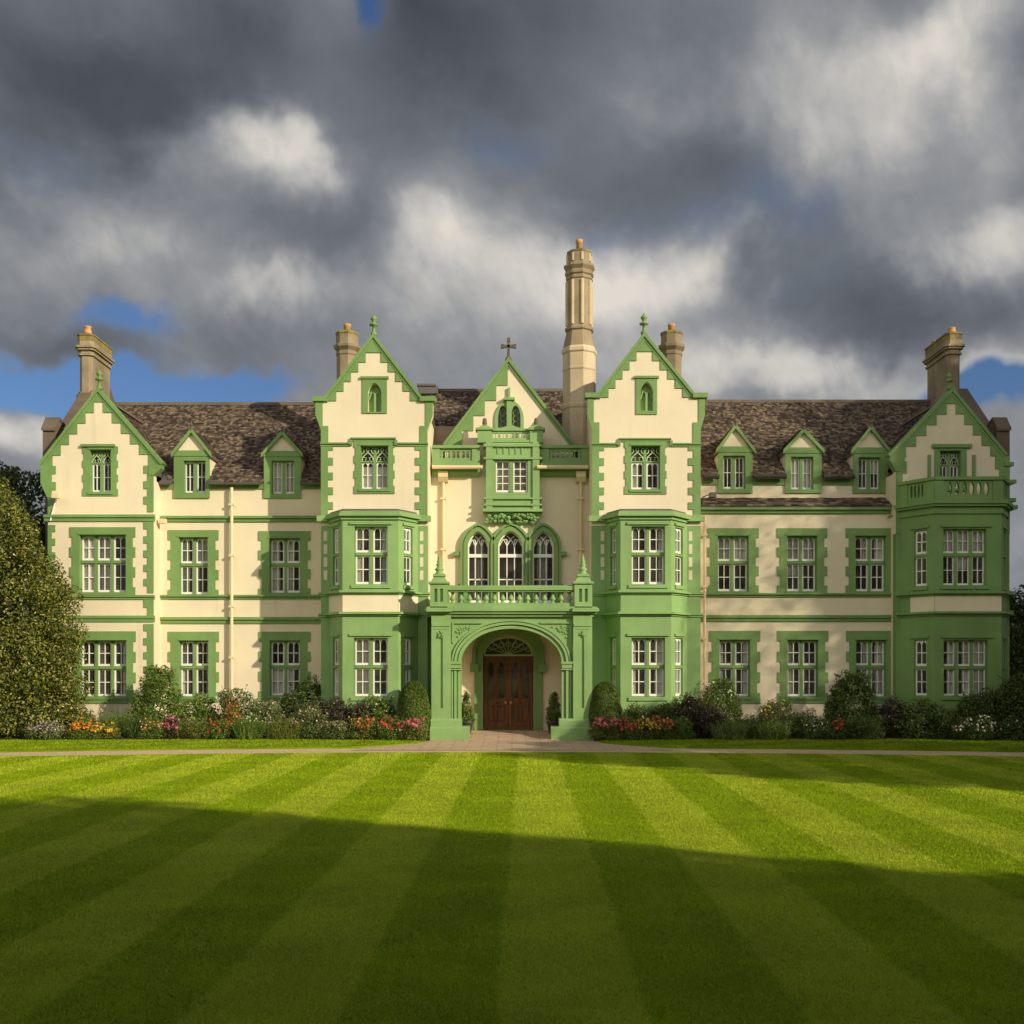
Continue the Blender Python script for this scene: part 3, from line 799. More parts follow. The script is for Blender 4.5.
    k = MB().slab(plan(.06), ztop-.02, ztop+.09); k.slab(plan(.16), ztop+.09, ztop+.17); k.slab(plan(.10), ztop+.17, ztop+.26); k.build('cornice', 'green', bay)
    MB().slab(plan(-.02), ztop+.26, ztop+.34).build('bay_roof', 'lead', bay)
    zb0, zb1 = Z(612, YB), Z(590.5, YB)
    k = MB()
    for z_, oo in ((zb1, .14), (zb0, .15)):
        for pa, pb, hh in ((.4, z_-.13, .06), (1, z_-.07, .075)):
            # hollow rings would be hidden anyway: thin solid slabs close to the wall
            k.slab(plan(oo*pa), pb, pb+hh)
    k.slab(plan(.07), -.05, .55)
    if not right: pass
    k.build('string_course', 'green', bay)
    # the band between the courses
    k = MB(); k.box(B[0]+.006, C[0]-.006, YB-.008, YB+.02, zb0+.005, zb1-.14)
    for T_, L_ in ((TA, LA_), (TD, LD)):
        e = MB(T_); e.box(.006, L_-.006, -.008, .02, zb0+.005, zb1-.14); k.add(e.v, e.f)
    k.build('band', 'green' if right else 'cream', bay)
    # courses continue round the tower wall
    k = MB()
    for x0_, x1_ in ((wl_-.08, A[0]), (D[0], wr_+.08)):
        for z_, oo in ((zb1-.0, .08), (zb0, .09)):
            e = course(x0_, x1_, z_-.13, z_, YT, oo); k.add(e.v, e.f)
        k.box(x0_-.04, x1_+.04, YT-.15, YT+.02, ztop-.02+.05, ztop+.22)
    k.build('string_course', 'green', t_)
    return t_
tower(dict(lo=(321, 427.5), hi=(315.6, 432.8), ap=(373.5, 338), fl=(325.5, 401), fr=(421.5, 401), cor=430, hood=437.5, hx=(351, 396), w2=(360.6, 388.3, 446, 489),
           nic=(368, 381.5, 383, 412), ns=(362.5, 387, 378.5, 413.5), bay=(329, 342.5, 398.3, 418), b1=(354.3, 387.8, 526, 584.5), b0=(353.8, 387.8, 637.5, 697),
           c2=((.02, .98, 0, .55),), cb=[((.04, .2, 0, 1), (.8, .96, 0, 1)), ((.0, .44, 0, 1),)]), False)
tower(dict(lo=(592, 700.5), hi=(587.6, 704.8), ap=(644.3, 337), fl=(598, 397.5), fr=(694, 397.5), cor=430, hood=438, hx=(619, 671), w2=(631, 660, 446, 489.5),
           nic=(640.5, 653, 382, 411), ns=(636, 657, 378, 414.5), bay=(606, 620.5, 671, 687), b1=(631.4, 665.2, 526, 584.5), b0=(631.4, 665.2, 637.5, 697),
           c2=(CL,), cb=[((.04, .2, 0, 1), (.82, .97, 0, 1)), ((.72, .98, 0, 1), (.03, .16, 0, 1))]), True)

# ---- centre block ----
YC = YM
cx0, cx1 = X(424, YC), X(596, YC)
aw = [RZ(468, 488.6, 531.5, 603, YC), RZ(498.4, 523, 531.0, 603, YC), RZ(533, 553.5, 531.5, 603, YC)]
ah = [arch(a[0], a[1], a[2], a[3]-.52, a[3], *POINT) for a in aw]
zfl = .22                                                # threshold height
dr = (X(483, YC), X(533.6, YC)); zds, zdt = Z(655, YC), Z(636, YC)
dhole_ = arch(dr[0], dr[1], zfl, zds, zdt, 2, 2)
ztopc = Z(464, YC)
m_ = MB(); m_.plate([(cx0, -.1), (cx1, -.1), (cx1, ztopc), (cx0, ztopc)], ah+[dhole_], YC, YC+.34)
cw = m_.build('centre_wall', 'cream', house)
def arched_window(a, h_, cur):
    w = MB(); w.plate(h_, [arch(a[0]+.035, a[1]-.035, a[2]+.03, a[3]-.52, a[3]-.05, *POINT)], YC+.10, YC+.2)
    wo = w.build('window', 'white', house)
    s_ = MB(); zt_ = Z(555.5, YC); s_.box(a[0]+.03, a[1]-.03, YC+.09, YC+.19, zt_-.06, zt_+.06)
    n = 3; iw = a[1]-a[0]-.07
    for i in range(1, n):
        u = a[0]+.035+iw*i/n; s_.box(u-.018, u+.018, YC+.125, YC+.165, a[2]+.03, a[3]-.30)
    s_.box(a[0]+.03, a[1]-.03, YC+.125, YC+.165, a[2]+(zt_-a[2])*.5-.02, a[2]+(zt_-a[2])*.5+.02)
    s_.box(a[0]+.03, a[1]-.03, YC+.12, YC+.17, a[2]+.03, a[2]+.10)
    cxx = (a[0]+a[1])/2
    for k in range(-1, 2):                                # intersecting tracery in the head
        x_ = cxx+k*iw/3
        for sg in (-1, 1):
            s_.tube([(x_-sg*iw*.5/3*2.0*.5, YC+.145, a[3]-.52), (x_-sg*.02, YC+.145, a[3]-.30), (x_+sg*iw*.16, YC+.145, a[3]-.16-abs(k)*.12)], .017, 5)
    s_.build('sash', 'white', wo)
    g = MB(); g.plate(arch(a[0]+.02, a[1]-.02, a[2]+.02, a[3]-.52, a[3]-.02, *POINT), [], YC+.15, YC+.152); g.build('pane', 'glass', wo)
    for cu in cur: curtain_mesh(None, a[0]+(a[1]-a[0])*cu[0], a[0]+(a[1]-a[0])*cu[1], a[2]+(a[3]-a[2])*cu[2], a[2]+(a[3]-a[2])*cu[3], YC+.32).build('curtain', 'curtain', wo)
    sr = MB(); sr.plate(arch(a[0]-.16, a[1]+.16, a[2], a[3]-.50, a[3]+.17, *POINT), [[(x_, z_+.0) for x_, z_ in arch(a[0]-.002, a[1]+.002, a[2]+.002, a[3]-.52, a[3]+.002, *POINT)]], YC-.09, YC+.02)
    sr.plate(arch(a[0]-.27, a[1]+.27, a[2], a[3]-.48, a[3]+.29, *POINT), [arch(a[0]-.19, a[1]+.19, a[2]+.002, a[3]-.50, a[3]+.20, *POINT)], YC-.14, YC+.02)
    sr.build('arch_surround', 'trim', wo)
for a, h_, cu in zip(aw, ah, [((.25, .75, 0, .98),), (), ((.2, .72, 0, .98),)]): arched_window(a, h_, cu)
ap2 = MB()
for a_, b_ in ((458, 467.5), (489.2, 497.8), (523.6, 532.4), (554.1, 563)): ap2.box(X(a_, YC), X(b_, YC), YC-.03, YC+.02, Z(606, YC), Z(584, YC))
for q_ in ap2, : q_.build('apron_panel', 'trim', cw)
lb = MB()
for px in (456.5, 563.5): lb.box(X(px, YC)-.10, X(px, YC)+.10, YC-.16, YC+.02, Z(556, YC), Z(552, YC))
lb.build('label_stop', 'trim', cw)
YD = 38.15
dr = (X(483, YD), X(533.6, YD)); zds, zdt = Z(655, YD), Z(636, YD)
m_ = MB(); m_.plate(rect(X(431.6, YP)+.47, X(592, YP)-.47, -.05, Z(615, YP)-.35), [arch(dr[0], dr[1], zfl, zds, zdt, 2, 2)], YD, YD+.3); m_.build('porch_back_wall', 'cream', house)
# door
d_ = MB(); DG = MB(); mid = (dr[0]+dr[1])/2
for sg in (-1, 1):
    a, b = (dr[0]+.03, mid-.006) if sg < 0 else (mid+.006, dr[1]-.03)
    wv = (b-a); st = .10; zt_ = Z(655.5, YD)-.02
    cols_ = [(a+st, a+wv/2-st*.4), (a+wv/2+st*.4, b-st)]
    holes = [rect(c0, c1, zfl+1.06, zt_-.16) for c0, c1 in cols_]+[rect(c0, c1, zfl+.26, zfl+.84) for c0, c1 in cols_]
    d_.plate(rect(a, b, zfl+.012, zt_), holes, YD+.15, YD+.24)
    d_.box(a+.02, b-.02, YD+.225, YD+.236, zfl+.05, zfl+.95)
    DG.box(a+.04, b-.04, YD+.215, YD+.218, zfl+.97, zt_-.05)
    for c0, c1 in cols_: d_.plate(rect(c0, c1, zfl+1.06, zt_-.16), [arch(c0+.045, c1-.045, zfl+1.10, zt_-.42, zt_-.2, *POINT, n=8)], YD+.18, YD+.22)
    d_.box((a+b)/2-.025, (a+b)/2+.025, YD+.135, YD+.16, zfl+.3, zt_-.1)
    for zz_ in (zfl+.93, zfl+.16): d_.box(a+.01, b-.01, YD+.135, YD+.16, zz_-.03, zz_+.03)
    for c0, c1 in cols_: d_.box(c0+.05, c1-.05, YD+.192, YD+.222, zfl+.33, zfl+.73)
door = d_.build('door', 'wood', house); DG.build('pane', 'glass', door)
k = MB()
for sg in (-1, 1): k.lathe([(.0, 0), (.03, .0), (.035, .03), (.0, .05)], 0, 0, 8)
k.v = []; k.f = []
for sg in (-1, 1):
    xk = mid+sg*.09; k.box(xk-.02, xk+.02, YD+.12, YD+.17, zfl+.93, zfl+.97); k.box(xk-.035, xk+.035, YD+.10, YD+.125, zfl+.915, zfl+.985)
k.build('handle', 'pot', door)
k = MB(); k.box(dr[0]+.35, dr[0]+.62, YD+.165, YD+.172, zfl+.86, zfl+.92); k.box(dr[1]-.62, dr[1]-.35, YD+.165, YD+.172, zfl+.86, zfl+.92); k.build('letter_plate', 'pot', door)
fg = MB(); zf0 = Z(656, YD)
oo = arch(dr[0]+.02, dr[1]-.02, zf0, zds+.02, zdt-.02, 2, 2); fg.plate(oo, [arch(dr[0]+.08, dr[1]-.08, zf0+.06, zds+.04, zdt-.07, 2, 2)], YD+.15, YD+.22)
for k in range(1, 8):
    an = math.pi*k/8; r1 = (dr[1]-dr[0])/2-.08
    fg.tube([(mid, YD+.185, zf0+.05), (mid+r1*math.cos(an)*.98, YD+.185, zf0+.06+max(0., (zdt-zf0-.1))*math.sin(an))], .014, 5)
for k in range(7):
    x_ = dr[0]+.2+(dr[1]-dr[0]-.4)*k/6; h_ = (zdt-zf0)*.55*(1-((k-3)/4)**2)
    fg.tube([(x_+.09*math.cos(t_), YD+.185, zf0+.12+h_*.75+.09*math.sin(t_)) for t_ in [i*math.pi/4 for i in range(9)]], .012, 5)
f_ = fg.build('fanlight', 'tracery', house)
g = MB(); g.plate(oo, [], YD+.19, YD+.192); g.build('pane', 'glass', f_)
ds_ = MB(); e = .30
ds_.plate(arch(dr[0]-e, dr[1]+e, zfl, zds+.05, zdt+e+.05, 2, 2, 20), [arch(dr[0]-.01, dr[1]+.01, zfl+.002, zds, zdt+.01, 2, 2, 20)], YD-.10, YD+.02)
ds_.plate(arch(dr[0]-e-.07, dr[1]+e+.07, Z(668, YD), zds+.05, zdt+e+.13, 2, 2, 20), [arch(dr[0]-e+.05, dr[1]+e-.05, Z(668, YD)+.002, zds+.05, zdt+e-.05, 2, 2, 20)], YD-.17, YD+.02)
for sg, xe in ((-1, dr[0]-e), (1, dr[1]+e)): ds_.box(xe-.14, xe+.14, YD-.2, YD+.02, Z(672, YD), Z(664, YD))
ds_.build('door_surround', 'trim', house)

# parapet with pierced balustrade, gutter, oriel
YPA = YC-.22
def pierced(x0_, x1_, z0_, z1_, y, n):
    m_ = MB(); w_ = (x1_-x0_)/n; hs = []
    for i in range(n):
        c_ = x0_+w_*(i+.5); h_ = z1_-z0_
        for sg in (-1, 1):
            hs.append([(c_+sg*(w_*.06+w_*.34*s_), z0_+h_*t_) for s_, t_ in ((0, .28), (.7, .2), (1, .35), (.75, .5), (1, .65), (.7, .8), (0, .72))][::sg])
    m_.plate(rect(x0_, x1_, z0_, z1_), hs, y, y+.12)
    return m_
zp0, zp1 = Z(463.5, YPA), Z(445.5, YPA)
pa = MB()
for a_, b_ in ((432, 480), (541, 589)):
    x0_, x1_ = X(a_, YPA), X(b_, YPA)
    pa.box(x0_, x1_, YPA-.08, YPA+.24, zp1-.10, zp1); pa.box(x0_, x1_, YPA-.05, YPA+.22, zp0, zp0+.1)
    k = pierced(x0_, x1_, zp0+.1, zp1-.1, YPA+.02, 5); pa.add(k.v, k.f)
    pa.box(x0_, x0_+.28, YPA-.03, YPA+.2, zp0+.1, zp1-.1)
    pa.box(x1_-.28, x1_, YPA-.03, YPA+.2, zp0+.1, zp1-.1)
    k = MB(); pa.prism([(YC+.02, zp0-.42), (YPA+.1, zp0-.42), (YPA-.02, zp0-.3), (YPA-.02, zp0-.2), (YPA-.16, zp0-.16), (YPA-.16, zp0-.02), (YC+.02, zp0-.02)], x0_, x1_)
par = pa.build('parapet', 'green', cw)
gt = MB()
for a_, b_ in ((432.5, 483), (537, 588)): gt.tube([(X(a_, YPA), YPA-.22, zp0-.17), (X(b_, YPA), YPA-.22, zp0-.17)], .07, 8)
gt.build('gutter', 'pipe', cw)
YO = YC-.34
ow = RZ(495, 528, 460, 492.7, YO); ox0, ox1 = X(486, YO), X(539.5, YO)
o_ = MB(); zo0, zo1 = Z(511, YO), Z(442, YO)
o_.plate(rect(ox0, ox1, zo0, zo1), [hole(ow)], YO, YO+.2)
o_.box(ox0, ox0+.18, YO+.2, YC+.1, zo0, zo1); o_.box(ox1-.18, ox1, YO+.2, YC+.1, zo0, zo1)
for a_ in (ox0, ox1-.24): o_.box(a_, a_+.24, YO-.06, YO+.01, zo0-.01, zo1)
for px in (498, 504, 510, 516, 522): o_.box(X(px, YO)-.02, X(px, YO)+.02, YO-.03, YO+.01, Z(454, YO), Z(446, YO))
orl = o_.build('oriel', 'green', house)
k = MB(); out = .06
for z_, h_, oo in ((Z(445.5, YO), .10, .085), (Z(458.5, YO), .07, .085), (Z(498.5, YO), .06, .075), (Z(505, YO), .06, .085), (Z(510.5, YO), .10, .11)):
    k.box(ox0-oo, ox1+oo, YO-oo, YC+.05, z_-h_/2, z_+h_/2)
k.build('moulding', 'green', orl)
k = MB()
for i, (w_, yy) in enumerate(((.0, .04), (.10, .12), (.22, .22))):
    k.box(ox0+w_, ox1-w_, YO+yy, YC+.05, zo0-.12-.13*i, zo0-.0-.13*i)
k.build('corbel', 'green', orl)
fo = MB(); rr = random.Random(3)                          # carved foliage under the oriel
for i in range(70):
    u = ox0-.02+(ox1-ox0+.04)*rr.random(); z_ = Z(514, YO)-rr.random()*.28; r_ = rr.uniform(.04, .09); y_ = YO+.02+(.20*(Z(514, YO)-z_)/.28)*.8
    fo.lathe([(.005, z_-r_), (r_*.8, z_-r_*.4), (r_, z_), (r_*.6, z_+r_*.6), (.005, z_+r_*.9)], u, y_, 6, rr.random()*3)
fo.build('carved_foliage', 'green', orl)
window(ID, *ow, YO, 2, 0, orl, (), None, cols=2, rows=4, arched=False, mull=.12, rec=.08)
k = MB(); zq0 = zo1
for a_, b_ in ((477.5, 491.5), (530, 543)):
    k.box(X(a_, YO), X(b_, YO), YO-.02, YO+.4, zq0-.02, Z(429, YO)); k.box(X(a_-2, YO), X(b_+2, YO), YO-.08, YO+.46, Z(430, YO), Z(428, YO))
    k.lathe([(.33, Z(428, YO)), (.26, Z(426, YO)), (.10, Z(424, YO)), (.02, Z(422.5, YO))], X((a_+b_)/2, YO), YO+.24, 4, math.pi/4)
k.build('pedestal', 'green', orl)
for a_ in (484.5, 536.5): MB().lathe([(.07, Z(424.5, YO)), (.085, Z(422, YO)), (.07, Z(417.5, YO)), (.03, Z(416.5, YO))], X(a_, YO), YO+.24, 8).build('finial', 'darkstone', orl)
k = pierced(X(491.5, YO), X(530, YO), zq0+.08, Z(430.5, YO), YO+.08, 5)
k.box(X(491.5, YO), X(530, YO), YO, YO+.3, zq0-.02, zq0+.08)
zz = Z(430.5, YO); k.plate([(X(491.5, YO), zz), (X(530, YO), zz), (X(530, YO), zz+.06), (X(520, YO), zz+.1), (X(510.7, YO), zz+.2), (X(501, YO), zz+.1), (X(491.5, YO), zz+.06)], [], YO+.02, YO+.26)
k.build('balustrade', 'green', orl)

# centre gable with blind lancets, cross
YG = YC+.45
ag = (X(508.5, YG), Z(362, YG)); f0 = (X(445, YG), Z(446, YG)); f1 = (X(573, YG), Z(446, YG))
nb = RZ(498, 520.5, 405, 428, YG)
m_ = MB(); hh = [arch(nb[0], (nb[0]+nb[1])/2-.05, nb[2], nb[2]+.35, nb[3]-.03, 2, 2), arch((nb[0]+nb[1])/2+.05, nb[1], nb[2], nb[2]+.35, nb[3]-.03, 2, 2)]
m_.plate([(f0[0], ztopc-.3), (f1[0], ztopc-.3), f1, ag, f0], hh, YG, YG+.3)
cg = m_.build('gable_wall', 'cream', house)
gable_band(ag, f0, f1, YG, 5, 0, .20, 0, 0, 0, sides='L', first=.3).build('stepped_band', 'trim', cg)
coping(ag, f0, f1, YG, thick=.10).build('coping', 'trim', cg)
lx = MB(); lx.plate(arch(nb[0]-.12, nb[1]+.12, nb[2]-.02, nb[2]+.3, nb[3]+.16, 2, 2), hh, YG-.06, YG+.01); xm = (nb[0]+nb[1])/2
lx.box(xm-.09, xm+.09, YG-.14, YG+.02, nb[2], Z(401, YG)); lx.box(xm-.2, xm+.2, YG-.2, YG+.02, Z(401, YG), Z(398.5, YG)); lx.box(xm-.035, xm+.035, YG-.1, YG+.02, Z(398.5, YG), Z(388, YG))
l_ = lx.build('lancet_window', 'green', house)
g = MB(); g.box(nb[0], nb[1], YG+.12, YG+.14, nb[2], nb[3]); g.build('pane', 'glass', l_)
lt = MB()
for sg in (-1, 1):
    cxx = xm+sg*(nb[1]-nb[0]+.1)/4
    for k in range(3): lt.tube([(cxx+.10*math.cos(t_), YG+.09, nb[2]+.15+.2*k+.10*math.sin(t_)) for t_ in [i*math.pi/4 for i in range(9)]], .014, 5)
lt.build('tracery', 'green', l_)
zc_ = ag[1]+.12; cr = MB()
cr.lathe([(.13, zc_-.06), (.10, zc_+.06), (.05, zc_+.12), (.045, zc_+.3)], ag[0], YG+.1, 8)
cr.box(ag[0]-.045, ag[0]+.045, YG+.06, YG+.14, zc_+.28, zc_+.72); cr.box(ag[0]-.23, ag[0]+.23, YG+.06, YG+.14, zc_+.42, zc_+.52)
for dx_, dz_ in ((-.22, .47), (.22, .47), (0, .70)): cr.box(ag[0]+dx_-.06, ag[0]+dx_+.06, YG+.05, YG+.15, zc_+dz_-.07, zc_+dz_+.07)
cr.build('cross', 'darkstone', cg)
gable_roof('roof', ag[0], ag[1]-.12, f0[0]+.1, f1[0]-.1, f0[1]-.1, YG+.2, YG+4.5, house)
ZRC = Z(391, 44.3)
zec = ztopc-.1; yec = YC+.4
def in_c(u, v):
    x_ = u+X(420, YM); z = zec+v*(ZRC-zec)/math.hypot(44.3-yec, ZRC-zec)
    return z > ag[1]-abs(x_-ag[0])*(ag[1]-f1[1])/(f1[0]-ag[0])-.3
slope_roof('roof', X(415, YM), X(604, YM), yec, zec, 44.3, ZRC, house, in_c)
# ridge stub beside the left tower
k = MB(); k.box(X(418, 43.9), X(438, 43.9), 43.9, 44.7, ZRC-.2, ZRC+.10); k.box(X(417, 43.9), X(436, 43.9), 43.85, 44.75, ZRC+.10, ZRC+.18); k.build('ridge_block', 'lead', house)

# ---- porch ----
px0, px1 = X(431.6, YP), X(592, YP)
ai = (X(461, YP), X(561.7, YP)); zsp, zap = Z(662, YP), Z(628.5, YP)
zcor = Z(615, YP)
m_ = MB(); ahole = arch(ai[0], ai[1], -.1, zsp, zap, 2.0, 2.0, 28)
outer = [(px0, -.1)]+[(ai[0], -.1)]+[p_ for p_ in ahole[2:]][::-1]+[(ai[1], -.1), (px1, -.1), (px1, zcor), (px0, zcor)]
m_.plate(outer, [], YP+.06, YP+.55)
m_.box(px0+.05, px0+.45, YP+.55, YC, -.1, zcor); m_.box(px1-.45, px1-.05, YP+.55, YC, -.1, zcor)
m_.box(px0-.40, px0+.049, YT+.33, YC-.01, -.1, zcor); m_.box(px1-.049, px1+.40, YT+.33, YC-.01, -.1, zcor)
porch = m_.build('porch', 'green', house)
il = MB(); il.box(px0+.455, px0+.50, YP+.56, YC-.02, .0, zcor-.3); il.box(px1-.50, px1-.455, YP+.56, YC-.02, .0, zcor-.3); il.box(px0+.46, px1-.46, YP+.56, YC-.02, zcor-.34, zcor-.28)
il.build('porch_lining', 'cream', porch)
mo = MB()                                                # arch mouldings, stepped orders
for o0, o1, y_ in ((.0, .10, YP+.02), (.14, .22, YP-.04), (.25, .31, YP-.01)):
    a_, b_ = arch(ai[0]-o1, ai[1]+o1, zsp, zsp, zap+o1*.95, 2, 2, 28)[2:], arch(ai[0]-o0, ai[1]+o0, zsp, zsp, zap+o0*.95, 2, 2, 28)[2:]
    mo.plate(a_+b_[::-1], [], y_, YP+.1)
    for sg, xx in ((-1, ai[0]), (1, ai[1])):
        u0_, u1_ = sorted((xx+sg*o0, xx+sg*o1)); mo.box(u0_, u1_, y_, YP+.1, .7, zsp-.001)
mo.build('arch_moulding', 'green', porch)
ca = MB()
for sg, xx in ((-1, ai[0]), (1, ai[1])):
    u0_, u1_ = sorted((xx-sg*.02, xx+sg*.38))
    ca.box(u0_, u1_, YP-.09, YP+.2, Z(664, YP), Z(661.5, YP)); ca.box(u0_+.03, u1_-.03, YP-.07, YP+.2, Z(668, YP), Z(664.7, YP)); ca.box(u0_, u1_, YP-.08, YP+.2, Z(670, YP), Z(668.7, YP))
ca.build('capital', 'green', porch)
sp = MB()                                                # spandrel panels with carving
for sg in (-1, 1):
    xo = px0+.66 if sg < 0 else px1-.66
    xi = (ai[0]+ai[1])/2+sg*.95
    zt_, zb_ = Z(622, YP), Z(643, YP)
    for a_, b_, c_, d2 in ((xo, xi, zt_-.05, zt_), ):
        u0_, u1_ = sorted((a_, b_)); sp.box(u0_, u1_, YP+.0, YP+.1, c_, d2)
    u0_, u1_ = sorted((xo, xo-sg*.06)); sp.box(u0_, u1_, YP+.0, YP+.1, zb_, zt_-.05)
    for i in range(26):
        f_1, f_2 = rr.random(), rr.random()
        if f_1+f_2*1.0 > 1: f_1, f_2 = 1-f_1, 1-f_2
        u = xo-sg*(.12+f_1*.62); z_ = zt_-.12-f_2*.42; r_ = rr.uniform(.025, .055)
        sp.lathe([(.004, z_-r_), (r_, z_), (.004, z_+r_)], u, YP+.06, 6, rr.random()*3)
sp.build('spandrel', 'green', porch)
for a_, b_ in ((431.6, 451), (573, 592)):                # clasping piers with blind lancet panels
    u0_, u1_ = X(a_, YP), X(b_, YP); pr = MB(); zp_ = Z(624, YP)
    ph = arch(u0_+.14, u1_-.26, Z(708, YP), Z(640, YP), Z(631, YP), *POINT)
    pr.plate(rect(u0_, u1_, .55, zcor), [ph], YP-.10, YP-.045); pr.box(u0_+.001, u1_-.001, YP-.044, YP+.055, .551, zcor-.001)
    pr.box(u0_+.02, u1_-.02, YP-.13, YP-.09, Z(626.3, YP), Z(624.2, YP))
    pr.box(u0_+.10, u1_-.10, YP-.115, YP-.09, Z(629.5, YP), Z(628.5, YP))
    pc = (u0_+u1_)/2
    for i in range(10):
        u = u0_+.2+(u1_-u0_-.4)*rr.random(); z_ = Z(634.5, YP)+rr.uniform(-.12, .1); r_ = rr.uniform(.03, .05); pr.lathe([(.004, z_-r_), (r_, z_), (.004, z_+r_)], u, YP-.085, 6)
    pr.build('pier', 'green', porch)
for sg in (-1, 1):
    xo = px0 if sg < 0 else px1; xs = [xo+sg*.04, X(469.5, YP) if sg < 0 else X(551, YP)]
    u0_, u1_ = sorted(xs); p2 = X(461.5, YP) if sg < 0 else X(559, YP); v0, v1 = sorted((xo+sg*.02, p2))
    b_ = MB(); b_.box(u0_, u1_, YP-.22, YP+.6, -.05, .40); b_.prism([(YP-.22, .40), (YP-.16, .46), (YP+.6, .46), (YP+.6, .40)], u0_, u1_)
    b_.box(v0, v1, YP-.15, YP+.55, .46, .66); b_.prism([(YP-.15, .66), (YP-.11, .72), (YP+.55, .72), (YP+.55, .66)], v0, v1)
    b_.build('plinth', 'green', porch)
co = MB(); oz = Z(616, YP)
for z0_, z1_, oo in ((oz-.02, oz+.07, .06), (oz+.07, oz+.15, .15), (oz+.15, oz+.24, .22), (oz+.24, oz+.30, .14)):
    co.box(px0-oo, px1+oo, YP-oo, YC+.05, z0_, z1_)
for a_, b_ in ((427, 452.5), (572, 597.5)): co.box(X(a_, YP), X(b_, YP), YP-.30, YP+.5, oz+.13, oz+.26)
co.build('cornice', 'green', porch)
bl = MB(); zb0, zb1 = oz+.30, Z(585.5, YP)
bx0, bx1 = X(447, YP), X(575, YP)
bl.box(bx0, bx1, YP-.02, YP+.30, zb0, Z(603, YP)); bl.box(bx0, bx1, YP-.08, YP+.34, zb1-.15, zb1); bl.box(bx0, bx1, YP-.03, YP+.30, zb1-.2, zb1-.15)
for x_ in (px0+.3, px1-.3): bl.box(x_-.13, x_+.13, YP+.6, YC, zb0, zb1-.1)
bal = bl.build('balustrade', 'green', house)
nb_ = 15; zc0, zc1 = Z(603, YP), zb1-.2
for i in range(nb_):
    u = bx0+.18+(bx1-bx0-.36)*i/(nb_-1); h_ = zc1-zc0
    m_ = MB(); m_.lathe([(.075, zc0), (.075, zc0+h_*.08), (.045, zc0+h_*.12), (.05, zc0+h_*.2), (.10, zc0+h_*.34), (.095, zc0+h_*.42), (.05, zc0+h_*.66), (.042, zc0+h_*.8), (.07, zc0+h_*.84), (.045, zc0+h_*.9), (.10, zc0+h_*.97), (.12, zc1)], u, YP+.14, 10)
    m_.build('baluster', 'green', bal, True)
for a_, b_ in ((430.2, 447.5), (574.5, 592.2)):
    u0_, u1_ = X(a_, YP-.1), X(b_, YP-.1); c_ = (u0_+u1_)/2
    p_ = MB(); w_ = u1_-u0_
    p_.plate(rect(u0_, u1_, zb0-.05, Z(584, YP)), [rect(c_-.14, c_-.045, Z(602, YP), Z(589, YP)), rect(c_+.045, c_+.14, Z(602, YP), Z(589, YP))], YP-.14, YP-.06)
    p_.box(u0_+.001, u1_-.001, YP-.059, YP+.40, zb0-.05, Z(584, YP))
    p_.box(u0_-.05, u1_+.05, YP-.2, YP+.46, Z(584, YP), Z(582, YP))
    po = p_.build('pedestal', 'green', house)
    k = MB(); k.lathe([(w_*.66, Z(582, YP)), (w_*.52, Z(578.5, YP)), (w_*.36, Z(576.5, YP))], c_, YP+.13, 4, math.pi/4); k.box(c_-.2, c_+.2, YP-.07, YP+.33, Z(576.5, YP), Z(574, YP))
    k.build('cap', 'green', po)
    z0_ = Z(574, YP); hh_ = Z(552.5, YP)-z0_
    MB().lathe([(.17, z0_), (.13, z0_+.06*hh_), (.09, z0_+.14*hh_), (.16, z0_+.22*hh_), (.10, z0_+.3*hh_), (.07, z0_+.36*hh_), (.12, z0_+.44*hh_), (.06, z0_+.52*hh_), (.09, z0_+.58*hh_), (.045, z0_+.68*hh_), (.06, z0_+.74*hh_), (.02, z0_+.86*hh_), (.006, z0_+hh_)], c_, YP+.13, 10).build('finial', 'green', po, True)
k = MB(); k.box(px0+.3, px1-.3, YP+.3, YC-.01, oz+.301, oz+.34); k.build('balcony_floor', 'lead', porch)
k = MB(); k.prism([(YP-.55, -.02), (YP-.55, .016), (YD-.35, zfl-.012), (YD+.5, zfl-.008), (YD+.5, -.02)], px0+1.05, px1-1.05); k.build('porch_floor', 'paving', house)

# ---- main range, right ----
xa, xb = X(698, YR), X(897, YR)
mr_w = [RZ(717.7, 748.6, 536, 591.5, YR), RZ(787, 817, 536, 591.5, YR), RZ(855.5, 886, 536, 591.5, YR), RZ(719.3, 750, 640, 697, YR), RZ(787.5, 818, 640, 697, YR), RZ(856, 886.3, 640, 697, YR)]
zsk = Z(507, YR)
m_ = MB(); m_.plate([(xa, -.1), (xb, -.1), (xb, zsk), (xa, zsk)], [hole(o) for o in mr_w], YR, YR+.3)
main_r = m_.build('main_wall', 'cream', house)
CU = [((.02, .98, .5, 1),), ((.02, .5, .3, 1), (.5, .98, .55, 1)), ((.3, .55, .5, 1), (.7, .98, .5, 1)), ((.02, .18, 0, 1), (.82, .98, 0, 1)), ((.02, .2, 0, 1),), (CR, (.3, .5, 0, 1))]
for o, cu in zip(mr_w, CU): window(ID, *o, YR, 2, .53, main_r, cu, (.24, .27 if o[2] > 3 else .32, .12 if o[2] > 3 else .22, .11))
c = MB()
for a, b, oo in ((597, 593, .09), (621.5, 615, .08), (513.5, 507.5, .13)):
    k = course(xa-.02, xb, Z(a, YR), Z(b, YR), YR, oo*1.4); c.add(k.v, k.f)
c.build('string_course', 'trim', main_r)
k = MB(); k.box(xa, xb, YR-.06, YR+.02, -.05, .58); k.build('plinth', 'trim', main_r)
